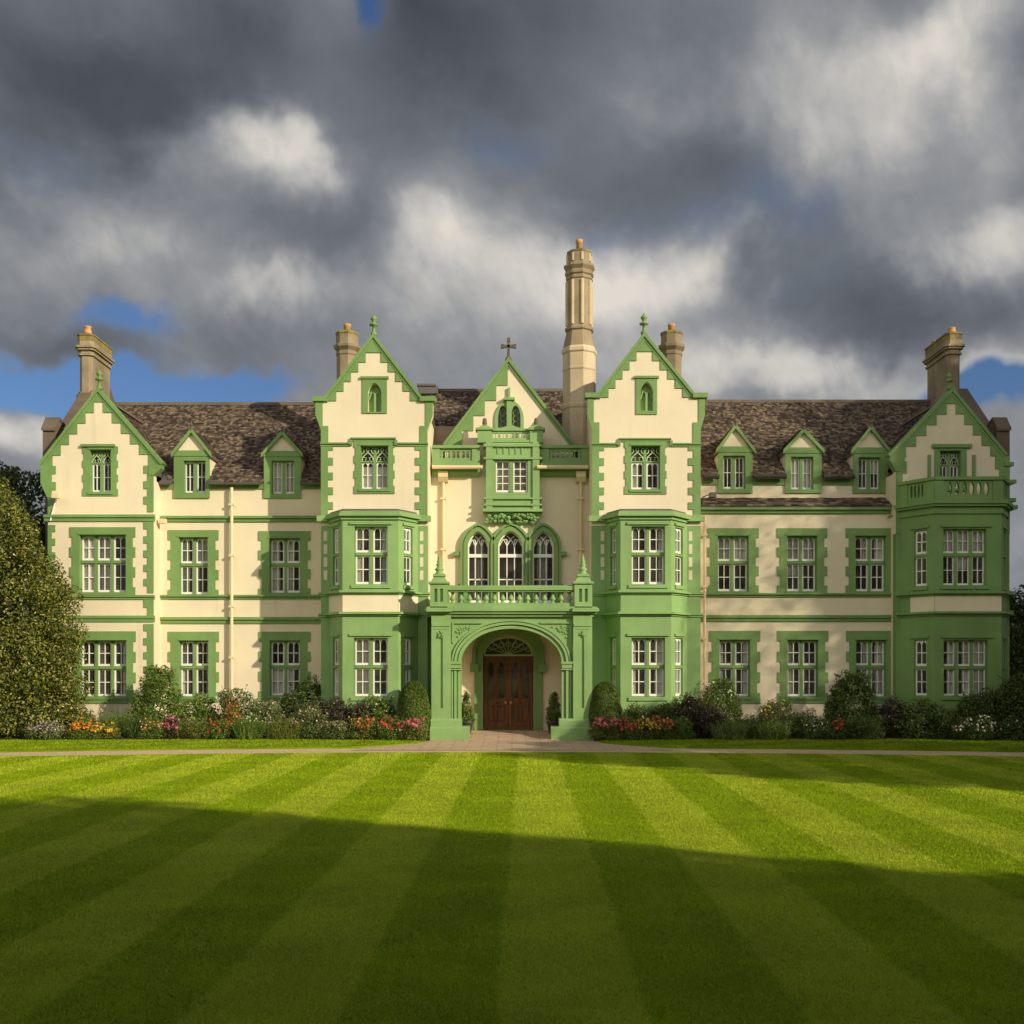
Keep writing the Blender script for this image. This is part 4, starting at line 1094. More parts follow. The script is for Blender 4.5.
dr_ = [dict(b=(718, 752), o=(723, 745, 456, 489), base=493, sh=448, ap=(735, 425.5)), dict(b=(785, 821), o=(790.6, 812.8, 457, 489.5), base=493, sh=449, ap=(803, 429.5)), dict(b=(852.7, 887), o=(858, 880, 457.6, 489.5), base=493, sh=449, ap=(870, 427))]
zer = 9.16; ux0, ux1 = X(696, YM), X(900, YM)
m_ = MB(); m_.plate([(ux0, zsk-.2), (ux1, zsk-.2)]+notch_top(ux0, ux1, zer, dr_, YM), [], YM, YM+.3)
upr = m_.build('attic_wall', 'cream', house)
segs = [(X(702, YM), X(717.6, YM)), (X(752.4, YM), X(784.6, YM)), (X(821.4, YM), X(852.3, YM)), (X(887.4, YM), X(896, YM))]
fz = MB(); gt = MB()
for a, b in segs: fz.box(a, b, YM-.05, YM+.02, Z(485, YM), Z(479.5, YM)); gt.tube([(a, YM-.26, zer-.05), (b, YM-.26, zer-.05)], .085, 8)
fz.build('eaves_frieze', 'trim', upr); gt.build('gutter', 'iron', upr)
sk = MB(); zs1 = Z(498.5, YM); L = math.hypot(YM-YR+.2, zs1-zsk)
tiles(sk, (X(702, YR), YR-.2, zsk), (1, 0, 0), (0, YM-YR+.2, zs1-zsk), X(896, YR)-X(702, YR), L, None, .16, .24)
so = sk.build('skirt_roof', 'slate', main_r); k = MB(); k.prism([(YR-.18, zsk-.01), (YM, zs1-.01), (YM, zsk-.1), (YR-.18, zsk-.08)], xa+.1, xb-.02); k.build('roof_deck', 'lead', so)
ZEL_keep = ZEL
ZEL = 9.12; ZRG = 13.02; SLP = (ZRG-ZEL)/(YRG-YE)
x0r2 = X(690, YT)
ds2 = dormer_skip(dr_, x0r2)
agr = (X(951.8, YW), Z(392, YW)); f0r = (X(889.5, YW), Z(457, YW)); f1r = (X(1004.5, YW), Z(456, YW))
def in_right(u, v):
    x_ = u+x0r2; z = ZEL+v*SLP/math.hypot(1, SLP)
    if x_ > f0r[0]-.2 and z < agr[1]-abs(x_-agr[0])*(agr[1]-f0r[1])/(agr[0]-f0r[0])-.25: return False
    return ds2(u, v)
slope_roof('roof', x0r2, XE1-.3, YE, ZEL, YRG, ZRG, house, in_right, bits=segs)
dormer(dr_[0], YM, ()); dormer(dr_[1], YM, ((.02, .98, 0, 1),)); dormer(dr_[2], YM, ((.6, .98, .55, 1),))

# ---- right wing with polygonal bay and balcony ----
xl, xr = X(896, YW), X(1009.5, YW)
w2 = RZ(940, 960.5, 451, 480, YW)
m_ = MB(); m_.plate([(xl, 7.0), (xr, 7.0), (xr, f1r[1]), (f1r[0]-.02, f1r[1]), agr, (f0r[0]+.02, f0r[1]), (xl, f0r[1]-.2)], [rect(w2[0], w2[1], w2[2]-.3, w2[3])], YW, YW+.3)
m_.box(xr-.3, xr, YW+.3, YM+9.8, -.1, 9.1); m_.box(xl, xl+.3, YW+.3, YM+6, -.1, 9.1)
wr = m_.build('gabled_wing_wall', 'cream', house)
bay_px = (900, 934.5, 1001.3, 1006.8)
A = (X(900.5, YW), YW); B = (X(934.5, YWB), YWB); C = (X(1001.5, YWB), YWB); D = (X(1007.5, YW), YW)
g = MB(); g.plate(rect(xl, xr, -.1, 7.0), [rect(A[0]+.3, D[0]-.3, .2, 6.6)], YW, YW+.3); g.build('lower_wall', 'trim', wr)
gable_band(agr, f0r, f1r, YW, 5, 0, .20, 0, 0, 0, first=.4).build('stepped_band', 'trim', wr)
coping(agr, f0r, f1r, YW).build('coping', 'trim', wr)
finial(agr[0]-.05, YW+.1, agr[1]+.1, .62, wr)
q = MB(); k = quoins(xl, 1, .22, .14, 7.0, f0r[1]-.15, YW, .9); q.add(k.v, k.f); k = quoins(xr, -1, .36, .14, 7.0, f1r[1], YW, .9); q.add(k.v, k.f)
q.plate([(f0r[0], f0r[1]), (f0r[0], f0r[1]-.12), (xl, f0r[1]-.5), (xl+.2, f0r[1]-.5), (xl+.3, f0r[1])], [], YW-.05, YW+.3)
q.box(xr-.2, xr+.12, YW-.08, YW+.3, f1r[1]-.35, f1r[1]-.22); q.box(xr-.2, xr+.2, YW-.1, YW+.3, f1r[1]-.95, f1r[1]-.83)
for z_, o_2 in ((Z(500, YW), .28), (Z(507, YW), .38), (Z(593, YW), .16), (Z(612, YW), .14)): q.box(xr-.3, xr+o_2*.6, YW-.14, YW+.4, z_-.08, z_+.05)
q.build('quoins', 'trim', wr)
window(ID, w2[0], w2[1], w2[2]-.3, w2[3], YW, 2, 0, wr, (), (.20, .12, .1, .0), tracery=.45)
hm = MB(); hm.box(X(931.5, YW), X(971, YW), YW-.10, YW+.02, Z(448, YW), Z(444.5, YW))
for px in (929, 973.5): hm.box(X(px, YW)-.05, X(px, YW)+.05, YW-.06, YW+.02, Z(478, YW), Z(455, YW))
hm.build('hood_mould', 'trim', wr)
gable_roof('roof', agr[0], agr[1]-.12, f0r[0]+.3, f1r[0]-.3, f0r[1]-.1, YW+.2, YW+4.6, house)
bw = [RZ(943, 986.8, 528.5, 585.5, YWB), RZ(943.5, 988, 639.5, 696.5, YWB)]
zt_ = Z(513, YWB)
m_ = MB(); m_.plate(rect(B[0], C[0], -.1, zt_), [hole(o) for o in bw], YWB, YWB+.26)
TA, LA_ = frame_T(A, B); TD, LD = frame_T(C, D); s0 = (LA_*.40, LA_*.78)
sid = [s0, (LD*.3, LD*.72)]
for T_, L_, (u0_, u1_) in ((TA, LA_, sid[0]), (TD, LD, sid[1])):
    k = MB(T_); k.plate(rect(0, L_, -.1, zt_), [rect(u0_, u1_, o[2], o[3]) for o in bw], 0, .26); m_.add(k.v, k.f)
bay = m_.build('bay', 'trim', house)
CB = [((.02, .3, .5, 1), (.36, .64, .3, 1), (.72, .98, .5, 1)), ((.14, .3, 0, 1), (.48, .64, 0, 1), (.72, .98, 0, 1))]
for i, o in enumerate(bw):
    window(ID, *o, YWB, 3, .55 if i == 0 else .51, bay, CB[i], None, mull=.10)
    s_ = MB(); s_.box(o[0]-.08, o[1]+.08, YWB-.05, YWB+.02, o[2]-.12, o[2]-.01); s_.box(o[0]-.08, o[1]+.16, YWB-.06, YWB+.02, o[3]+.05, o[3]+.13); s_.build('sill', 'trim', bay)
    for T_, (u0_, u1_) in ((TA, sid[0]), (TD, sid[1])):
        window(T_, u0_, u1_, o[2], o[3], 0, 1, .55 if i == 0 else .51, bay, (), None, rec=.07)
        k = MB(T_); k.box(u0_-.12, u1_+.08, -.06, .02, o[3]+.05, o[3]+.13); k.box(u0_-.05, u1_+.05, -.05, .02, o[2]-.12, o[2]-.01); k.build('hood_mould', 'trim', bay)
def plan2(out): return [(A[0]-out*1.2, YW+.02), (B[0]-out*.6, YWB-out), (C[0]+out*.7, YWB-out), (D[0]+out*1.2, YW+.02)]
k = MB()
for z0_, z1_, oo in ((zt_-.02, zt_+.10, .06), (zt_+.10, zt_+.22, .03), (zt_+.22, zt_+.30, .14), (zt_+.30, zt_+.42, .20)): k.slab(plan2(oo), z0_, z1_)
k.build('cornice', 'trim', bay)
zr0, zr1 = zt_+.42, Z(477.5, YWB)
zb0, zb1 = Z(611.5, YWB), Z(591.5, YWB)
k = MB()
for z_ in (zb1, zb0): k.slab(plan2(.05), z_-.14, z_-.07); k.slab(plan2(.15), z_-.07, z_)
k.slab(plan2(.07), -.05, .55); k.build('string_course', 'trim', bay)
k = MB(); k.box(B[0]+.006, C[0]-.006, YWB-.008, YWB+.02, zb0+.005, zb1-.145)
e = MB(TA); e.box(LA_*.3, LA_-.006, -.008, .02, zb0+.005, zb1-.145); k.add(e.v, e.f)
k.build('band', 'cream', bay)
k = MB()                                                 # balcony parapet with pierced openings
for T_, L_, n_ in ((TA, LA_, 4), (None, 0, 6), (TD, LD, 3)):
    if T_ is None: T2, L2 = frame_T(B, C)
    else: T2, L2 = T_, L_
    e = MB(T2); a_ = .38; w_ = (L2-2*a_)/n_; hs = []
    for i in range(n_):
        c_ = a_+w_*(i+.5); h_ = zr1-zr0
        hs.append([(c_+w_*.34*math.cos(t_), zr0+h_*.50+h_*.30*math.sin(t_)) for t_ in [2*math.pi*j/16 for j in range(16)]])
    e.plate(rect(0, L2, zr0, zr1-.09), hs, -.02, .10); k.add(e.v, e.f)
bp = k.build('balcony_parapet', 'trim', house)
k = MB()
for (a_, b_) in ((A, B), (B, C), (C, D)):
    T2, L2 = frame_T(a_, b_); e = MB(T2); e.box(-.05, L2+.05, -.10, .16, zr1-.088, zr1+.02); e.box(-.02, .30, -.05, .13, zr0+.01, zr1-.09); e.box(L2-.30, L2+.02, -.052, .128, zr0+.012, zr1-.091); k.add(e.v, e.f)
k.build('rail', 'trim', bp)
cb = MB()
for k2 in range(3):
    z_ = Z(540+20*k2, YW); cb.box(X(1003.5, YW), X(1006.5, YW), YW-.006, YW+.02, z_-.18, z_+.12)
cb.build('wall_blocks', 'cream', wr)
# back of the house and dark rooms behind the windows
k = MB(); k.box(XE0+.2, XE1-.2, 49.0, 49.3, -.1, 9.0); k.build('rear_wall', 'cream', house)
k = MB()
for a_, b_, y_ in ((-16.2, -12.3, YL+2.2), (-12.3, -6.3, YM+2.0), (-6.3, -2.6, YT+3.2), (2.6, 6.3, YT+3.2), (6.3, 13.2, YR+2.3), (13.2, 17.2, YW+2.4)): k.box(a_, b_, y_, y_+.1, -.05, 8.8)
k.box(-2.6, 2.6, YC+1.6, YC+1.7, -.05, 8.8)
for z_ in (3.95, 7.5): k.box(-16.2, 17.2, YM+.4, YM+3.6, z_-.12, z_)
k.box(-6.3, 6.3, YT+3.2, YT+3.3, 8.8, 11.3)
k.box(-16.1, 17.1, YM+.5, YM+6, .05, .12)
k.build('inner_wall', 'inside', house)

# ---- chimneys ----
def stack_rect(x0_, x1_, y0_, y1_, zb, zt, npots, potz):
    m_ = MB(); ch = .12
    def pl_(o): return [(x0_-o+ch, y0_-o), (x1_+o-ch, y0_-o), (x1_+o, y0_-o+ch), (x1_+o, y1_+o-ch), (x1_+o-ch, y1_+o), (x0_-o+ch, y1_+o), (x0_-o, y1_+o-ch), (x0_-o, y0_-o+ch)]
    h = zt-zb
    m_.slab(pl_(.10), zb-1.6, zb+.12); m_.slab(pl_(.05), zb+.12, zb+.22); m_.slab(pl_(0), zb+.22, zt-.78)
    m_.slab(pl_(.06), zt-.78, zt-.70); m_.slab(pl_(.02), zt-.70, zt-.58); m_.slab(pl_(.10), zt-.58, zt-.50); m_.slab(pl_(.15), zt-.50, zt-.42); m_.slab(pl_(.06), zt-.42, zt-.22)
    c_ = m_.build('chimney', 'stone', house)
    m_ = MB(); m_.slab(pl_(.065), zt-.22, zt-.02); m_.slab(pl_(.09), zt-.02, zt+.04); m_.slab(pl_(-.03), zt+.02, zt+.09); m_.build('chimney_cap', 'lichen', c_)
    for i in range(npots):
        yy = y0_+.25+(y1_-y0_-.5)*(i/max(1, npots-1)); MB().lathe([(.16, zt+.05), (.15, zt+.2), (.12, potz-.06), (.145, potz-.04), (.14, potz), (.10, potz)], (x0_+x1_)/2, yy, 10).build('chimney_pot', 'pot', c_, True)
    return c_
stack_rect(-16.62, -16.12, 42.2, 44.2, 12.75, 15.15, 1, 15.55)
stack_rect(16.72, 17.22, 42.2, 44.4, 12.75, 15.2, 2, 15.5)
def stack_oct(cx_, cy_, prof, cap, pot, rot=R(12), potx=0, potm='pot'):
    c_ = MB().lathe(prof, cx_, cy_, 8, rot).build('chimney', 'stone', house)
    MB().lathe(cap, cx_, cy_, 8, rot).build('chimney_cap', 'lichen', c_)
    MB().lathe(pot, cx_+potx, cy_, 10).build('chimney_pot', potm, c_, True)
    return c_
def stack_oct2(cx_, cy_, prof, cap, pot, rot):
    k_ = [i for i, q_ in enumerate(prof) if q_[1] >= Z(349.5, cy_)][0]
    c_ = MB().lathe(prof[k_:], cx_, cy_, 8, rot).build('chimney', 'stone', house)
    MB().lathe(prof[:k_]+[prof[k_]], cx_, cy_, 8, rot).build('chimney_base', 'palestone', c_)
    MB().lathe(cap, cx_, cy_, 8, rot).build('chimney_cap', 'lichen', c_)
    MB().lathe(pot, cx_, cy_, 10).build('chimney_pot', 'pot', c_, True)
    return c_
for pxc, yy in ((347.3, 41.0), (671.5, 41.0)):
    s = yy/F; r0 = 10.6*s; zt = Z(337, yy)
    stack_oct(X(pxc, yy), yy, [(r0, 10.5), (r0, Z(357, yy)), (r0*1.08, Z(356, yy)), (r0*1.08, Z(353.5, yy)), (r0*.98, Z(352.5, yy)), (r0*1.28, Z(349, yy)), (r0*1.32, Z(346.5, yy)), (r0*1.05, Z(345, yy)), (r0*1.05, Z(336, yy))],
              [(r0*1.05, Z(336.5, yy)), (r0*1.12, Z(335, yy)), (r0*1.05, Z(333, yy)), (r0*.4, Z(331.5, yy))], [(.14, Z(332.5, yy)), (.125, Z(327, yy)), (.145, Z(326.5, yy)), (.14, Z(324.5, yy)), (.1, Z(324.5, yy))])
yy = 40.6; s = yy/F; zz = lambda p_: Z(p_, yy)
big = stack_oct2(X(579.3, yy), yy, [(17.4*s, zz(450)), (17.4*s, zz(411)), (18.2*s, zz(410)), (18.2*s, zz(407)), (16.9*s, zz(405)), (16.9*s, zz(373)), (17.5*s, zz(372)), (17.5*s, zz(370.5)), (16.9*s, zz(369.5)), (16.9*s, zz(356)), (18.2*s, zz(354.5)), (18.2*s, zz(351.5)), (16.6*s, zz(349)), (13.2*s, zz(333)), (14.8*s, zz(331.8)), (14.8*s, zz(329.5)), (12.8*s, zz(328)),
      (12.8*s, zz(282)), (13.9*s, zz(281)), (13.9*s, zz(279)), (13.2*s, zz(278)), (14.8*s, zz(276.5)), (14.8*s, zz(274)), (13.4*s, zz(272.5)), (16.0*s, zz(269)), (16.0*s, zz(267)), (12.4*s, zz(265)), (12.4*s, zz(255))],
      [(12.4*s, zz(255)), (12.9*s, zz(254.4)), (12.5*s, zz(252.8)), (5*s, zz(251.5))], [(3.3*s, zz(253)), (3.0*s, zz(244)), (3.6*s, zz(243.5)), (3.6*s, zz(240)), (2.6*s, zz(240))], R(10))
k = MB()
for j in range(8):                                       # raised ribs on the arrises of the tall shaft
    an = R(10)+2*math.pi*j/8; k.tube([(X(579.3, yy)+12.6*s*math.cos(an), yy+12.6*s*math.sin(an), zz(327)), (X(579.3, yy)+12.6*s*math.cos(an), yy+12.6*s*math.sin(an), zz(283))], .06, 6)
    k.tube([(X(579.3, yy)+12*s*math.cos(an), yy+12*s*math.sin(an), zz(264)), (X(579.3, yy)+12*s*math.cos(an), yy+12*s*math.sin(an), zz(256))], .05, 6)
k.build('rib', 'palestone', big)

# ---- rainwater pipes and wall fittings ----
def pipe(px, y, p0, p1, r=.055, hop=True):
    m_ = MB(); x_ = X(px, y); z0_, z1_ = Z(p1, y), Z(p0, y)
    m_.tube([(x_, y-.10, z0_), (x_, y-.10, z1_)], r, 10)
    z_ = z1_-.6
    while z_ > z0_+.3: m_.box(x_-.095, x_+.095, y-.165, y+.01, z_-.035, z_+.035); z_ -= 1.8
    if hop: m_.prism([(y-.30, z1_+.34), (y-.30, z1_+.14), (y-.17, z1_-.02), (y+.02, z1_-.02), (y+.02, z1_+.34)], x_-.17, x_+.17)
    return m_.build('drainpipe', 'pipe', house)
pipe(157.3, YM-.1, 526, 735, .06, False); pipe(232.3, YM-.06, 488, 735, .06, False); pipe(443.5, YC, 482, 612); pipe(580.5, YC, 482, 612); pipe(895.5, YR-.05, 517, 735, .05); pipe(704.2, YR-.1, 518, 735, .045, False)
for px, py, y in ((161.5, 523, YM-.12), (892.5, 517, YR-.1), (707, 497, YM-.1), (56, 498, YL)):
    x_, z_ = X(px, y), Z(py, y); k = MB(); k.tube([(x_-.15, y+.05, z_), (x_, y-.2, z_+.04), (x_+.14, y-.3, z_+.06)], .02, 6); k.box(x_+.02, x_+.26, y-.42, y-.2, z_-.06, z_+.10)
    k.build('bracket_lamp', 'pipe' if px < 500 else 'lead', house)
k = MB(); k.tube([(X(57, YL), YL-.06, Z(499, YL)), (X(54, YL), YL-.06, Z(510, YL)), (X(51, YL), YL-.06, Z(521, YL))], .03, 6); k.build('drainpipe', 'white', house)

# ------------------------------------------------------------------ grounds
def sheet(name, plan_, z, mat, kind='structure', thick=.0, label=None):
    m_ = MB()
    if thick: m_.slab(plan_, z-thick, z)
    else:
        tr3 = tessellate_polygon([[Vector((p_[0], p_[1], 0)) for p_ in plan_]]); m_.add([(p_[0], p_[1], z) for p_ in plan_], [tuple(t_) for t_ in tr3])
    o = m_.build(name, mat); o['kind'] = kind
    return o
sheet('lawn', [(-900, -300), (900, -300), (900, 1200), (-900, 1200)], 0, 'lawn')
arc = lambda x_, c_: c_-.0085*x_*x_
def arcpts(c_, x0_, x1_, n=30): return [(x0_+(x1_-x0_)*i/n, arc(x0_+(x1_-x0_)*i/n, c_)) for i in range(n+1)]
XR_ = 24
sheet('path', arcpts(30.75, -XR_, XR_)+arcpts(32.35, -XR_, XR_)[::-1], .004, 'gravel')
fc0, fc1 = X(432, 35.8)-.1, X(590, 35.8)+.1
def fore():
    pts = arcpts(31.4, -4.6, 4.6, 12)
    pts += [(4.2, 32.9), (3.3, 33.6), (2.85, 34.4), (2.75, 35.4), (2.75, 39), (-2.75, 39), (-2.75, 35.4), (-2.9, 34.4), (-3.4, 33.6), (-4.3, 32.9)]
    return pts
sheet('forecourt', fore(), .012, 'paving')
def strip(sg):
    xs = 2.78 if sg > 0 else -2.80
    base = arcpts(32.4, sg*5.0, sg*XR_, 26)
    pts = base+[(sg*XR_, 36.3), (xs+sg*.3, 36.3), (xs, 35.9), (xs+sg*.05, 34.6), (xs+sg*.5, 33.7), (xs+sg*1.3, 32.75)]
    return pts
for sg in (-1, 1):
    sheet('lawn', strip(sg), .05, 'strip', thick=.05)
    sheet('flower_bed', [(sg*2.75, 35.75), (sg*XR_, 35.3), (sg*XR_, 39.2), (sg*2.75, 39.2)] if sg > 0 else [(-2.75, 35.75), (-2.75, 39.2), (-XR_, 39.2), (-XR_, 35.3)], .075, 'soil', thick=.1)

def np_mesh(name, V, Fq, mat, parent=None, loc=None):
    """V (n,3), Fq (m,k) -> object, fast"""
    me = bpy.data.meshes.new(name); k_ = Fq.shape[1]
    me.vertices.add(len(V)); me.vertices.foreach_set('co', np.ascontiguousarray(V, dtype=np.float32).ravel())
    me.loops.add(Fq.size); me.loops.foreach_set('vertex_index', np.ascontiguousarray(Fq, dtype=np.int32).ravel())
    me.polygons.add(len(Fq)); me.polygons.foreach_set('loop_start', np.arange(0, Fq.size, k_, dtype=np.int32)); me.polygons.foreach_set('loop_total', np.full(len(Fq), k_, dtype=np.int32))
    me.update(calc_edges=True)
    me.materials.append(M[mat]); o = bpy.data.objects.new(name, me); COL.objects.link(o)
    if parent: o.parent = parent
    if loc is not None: o.location = loc
    return o
G = np.random.default_rng(11)
def blades(px_, py_, z, h, w, rng, lean_y):
    n = len(px_); a = rng.uniform(0, math.tau, n)
    hx = np.cos(a)*w/2; hy = np.sin(a)*w/2
    lx_ = rng.normal(0, .5, n)*h; ly_ = (lean_y+rng.normal(0, .5, n))*h
    V = np.empty((n, 3, 3))
    V[:, 0] = np.stack([px_-hx, py_-hy, np.full(n, z)], 1); V[:, 1] = np.stack([px_+hx, py_+hy, np.full(n, z)], 1)
    V[:, 2] = np.stack([px_+lx_, py_+ly_, z+h], 1)
    return V
def grass_field(name, zones, z, mat, ok=None):
    Vs = []
    for y0_, y1_, dens, h, w, xmax in zones:
        A_ = (y1_-y0_)*2*xmax; n = int(A_*dens)
        x_ = G.uniform(-xmax, xmax, n); y_ = G.uniform(y0_, y1_, n)
        keep = np.abs(x_) < y_*.50+1.0
        if ok is not None: keep &= ok(x_, y_)
        x_, y_ = x_[keep], y_[keep]; n = len(x_)
        fr_ = ((x_-y_*LA[0]-LA[1])/LA[2]) % 1.0; lean = np.where(np.abs(fr_-.5) > .25, .12, -.12)
        Vs.append(blades(x_, y_, z, h*G.uniform(.5, 1.2, n), w*G.uniform(.7, 1.3, n), G, lean))
    V = np.concatenate(Vs).reshape(-1, 3); Fq = np.arange(len(V)).reshape(-1, 3)
    o = np_mesh(name, V, Fq, mat); o['kind'] = 'stuff'
    return o
grass_field('grass', [(5.6, 9, 7500, .020, .0045, 5.6), (9, 13, 4600, .020, .006, 7.6), (13, 19, 2300, .020, .008, 10.6), (19, 25, 1100, .022, .012, 13.6), (25, 30.75, 600, .024, .018, 16.5)], .0, 'blade', lambda x_, y_: y_ < 30.75-.0085*x_*x_-.03)
def in_strip(x_, y_):
    e = np.abs(x_); lo = 32.42-.0085*x_*x_
    return (y_ > lo) & (e > 2.85) & (y_ < 35.6) & ~((e < 4.7) & (y_ < 32.75+(4.7-e)*.75))
grass_field('grass', [(27.5, 35.8, 420, .034, .024, 18.5)], .05, 'stripblade', in_strip)

# ------------------------------------------------------------------ vegetation
def leaves(C_, N_, size, aspect, rng):
    n = len(C_); N_ = N_/np.maximum(1e-6, np.linalg.norm(N_, axis=1, keepdims=True))
    t_ = rng.normal(size=(n, 3)); t_ -= (t_*N_).sum(1, keepdims=True)*N_; t_ /= np.maximum(1e-6, np.linalg.norm(t_, axis=1, keepdims=True))
    b_ = np.cross(N_, t_); s_ = size*rng.uniform(.6, 1.3, n)[:, None]
    V = np.empty((n, 4, 3)); V[:, 0] = C_-t_*s_*.5; V[:, 1] = C_+b_*s_*aspect*.5; V[:, 2] = C_+t_*s_*.5+N_*s_*.08; V[:, 3] = C_-b_*s_*aspect*.5
    return V
def sphere_dirs(n, rng):
    v = rng.normal(size=(n, 3)); return v/np.linalg.norm(v, axis=1, keepdims=True)
def bush_points(prof, h, n, rng, nclump=40, cr=.28, flat=1.0, jitter=.3, clump_share=.75):
    """clumped shell points in a body of revolution. prof(t)->radius at height t*h. returns points, normals"""
    tt = np.linspace(.02, .98, 60); rad = np.array([prof(x_) for x_ in tt])
    pc = rad/rad.sum(); tcl = rng.choice(tt, nclump, p=pc); a = rng.uniform(0, math.tau, nclump)
    rc = np.interp(tcl, tt, rad)*rng.uniform(.62, .92, nclump)
    cc = np.stack([rc*np.cos(a), rc*np.sin(a)*flat, tcl*h], 1)
    crs = cr*rng.uniform(.7, 1.3, nclump)
    n1_ = int(n*clump_share); idx = rng.choice(nclump, n1_, p=crs**2/(crs**2).sum()); d_ = sphere_dirs(n1_, rng)
    P_ = cc[idx]+d_*(crs[idx]*rng.uniform(.55, 1.02, n1_))[:, None]; N1 = d_+rng.normal(0, jitter, d_.shape)
    n2_ = n-n1_; t2 = rng.choice(tt, n2_, p=pc)+rng.uniform(-.01, .01, n2_); a2 = rng.uniform(0, math.tau, n2_); r2 = np.interp(t2, tt, rad)*np.sqrt(rng.uniform(.25, .95, n2_))
    P2 = np.stack([r2*np.cos(a2), r2*np.sin(a2)*flat, t2*h], 1); N2 = np.stack([np.cos(a2), np.sin(a2), np.full(n2_, .5)], 1)+rng.normal(0, .5, (n2_, 3))
    P_ = np.concatenate([P_, P2]); N_ = np.concatenate([N1, N2]); ok = P_[:, 2] > .01
    return P_[ok], N_[ok]
def cloud(name, loc, P_, N_, size, aspect, mat, rng, parent=None):
    V = leaves(P_, N_, size, aspect, rng).reshape(-1, 3)
    return np_mesh(name, V, np.arange(len(V)).reshape(-1, 4), mat, parent, loc)
dome = lambda t_: math.sqrt(max(0, 1-t_**2.2))*(.80+.35*min(1, t_*3)) if t_ < 1 else 0
ball = lambda t_: math.sqrt(max(0.02, 1-(2*t_-1)**2))
def rng_of(s_): return np.random.default_rng(s_)

# the great holly at the left corner
r_ = rng_of(5)
hp_t = [0, .06, .2, .42, .58, .66, .73, .81, .9, 1.0]; hp_r = [3.0, 3.28, 3.32, 3.18, 2.95, 2.6, 1.95, 1.5, .95, .1]
hp = lambda t_: float(np.interp(t_, hp_t, hp_r))
Pn, Nn = bush_points(hp, 8.5, 115000, r_, 230, .52, .50, .42, .8)
hl = cloud('holly_bush', (X(-12, 36.4), 36.6, .07), Pn, Nn, .098, .55, 'holly', r_)
tag(hl, 'tall dense holly with yellow flecked leaves rising at the left corner of the house', 'bush')
MB().tube([(X(-12, 36.4), 36.6, 0), (X(-12, 36.4)+.1, 36.6, 3), (X(-12, 36.4), 36.6, 7.4)], [.2, .14, .04], 8).build('trunk', 'bark')
tk = COL.objects['trunk']; tk.data.transform(__import__('mathutils').Matrix.Translation(-Vector(hl.location))); tk.parent = hl

def tree(name, x_, y_, h, rad, hb, seed, mat, n, leaf, label, nclump=60, cr=1.3, flat=1.0, group=None, prof=None, share=.8):
    rg = rng_of(seed); root = empty(name, (x_, y_, 0)); tag(root, label, 'tree', group)
    Pn, Nn = bush_points(lambda t_: rad*(prof or ball)(t_), h-hb, n, rg, nclump, cr, flat, .6, share)
    Pn[:, 2] += hb
    cloud('crown', (0, 0, 0), Pn, Nn, leaf, .6, mat, rg, root)
    m_ = MB(); tr_ = max(.1, h*.022)
    m_.tube([(x_, y_, -.1), (x_+.1, y_, hb*.6), (x_-.05, y_+.1, hb+(h-hb)*.35), (x_, y_, h*.9)], [tr_*1.3, tr_, tr_*.7, .04], 10)
    for k_ in range(7):
        a_ = k_*2.4; z_ = hb+(h-hb)*(.08+.08*k_); L_ = rad*.75
        m_.tube([(x_, y_, z_), (x_+math.cos(a_)*L_*.5, y_+math.sin(a_)*L_*.5, z_+L_*.3), (x_+math.cos(a_)*L_, y_+math.sin(a_)*L_, z_+L_*.7)], [tr_*.5, tr_*.3, .03], 7)
    m_.build('trunk', 'bark', root)
    return root
tree('broadleaf_tree', X(14, 47), 47, 11.0, 2.7, 2.0, 21, 'tree', 26000, .2, 'dark broadleaf tree showing behind the holly past the left end of the house', 50, .75)
tree('broadleaf_tree', X(1034, 45), 45, 5.9, 1.9, .6, 22, 'leafdark', 16000, .17, 'small dark tree standing beyond the right end of the house', 40, .55)
# off-picture trees shading lawn and house; yews and beeches added to block sky light
def sunpt(q_, r2_): return (.6*q_-.8*r2_, .8*q_+.6*r2_)
for q_, r2_, h, rad, hb, sd, lab, share, n, ncl in (
    (4.3, -21, 17.0, 8.8, .6, 31, 'large oak behind the viewer, shading the near lawn, nearest to the lawn middle', .6, 110000, 260),
    (-11, -19, 22, 8.5, 1.0, 32, 'broad oak behind the viewer, set back from the near lawn', .7, 50000, 150),
    (47.2, -12, 23.4, 10.6, .6, 33, 'tall lime tree on the right, shading the end wing of the house', .6, 120000, 280),
    (-16, 12, 17, 7.0, .6, 38, 'dense yew added on the left of the near lawn to block sky light', .6, 40000, 130),
    (4.6, -9, 12, 5.4, .4, 39, 'dense yew added just behind the viewer on the right to darken the near lawn', .55, 60000, 170),
    (-27, -13, 21, 8.0, 1.0, 35, 'round beech added behind the viewer to cut sky light, left of the oaks', .7, 40000, 130),
    (-34, 2, 20, 8.0, 1.0, 36, 'beech added far behind the viewer on the left to block sky light, last of the row', .7, 40000, 130),
    (-30, -29, 24, 9.0, 1.0, 37, 'tall beech added at the back to block sky light, behind the gap between the oaks', .7, 40000, 130),
    (29.0, -8, 10.2, 7.0, .4, 34, 'low spreading chestnut on the right beside the lawn', .7, 30000, 130)):
    x_, y_ = sunpt(q_, r2_)
    tree('shade_tree', x_, y_, h, rad, hb, sd, 'tree', n, .42, lab, ncl, rad*.15, 1.0, None, (lambda t_: max(.02, (1-abs(2*t_-1)**2.3))**.5) if sd == 31 else (lambda t_: max(.02, (1-(2*t_-1)**4))**.5), share)

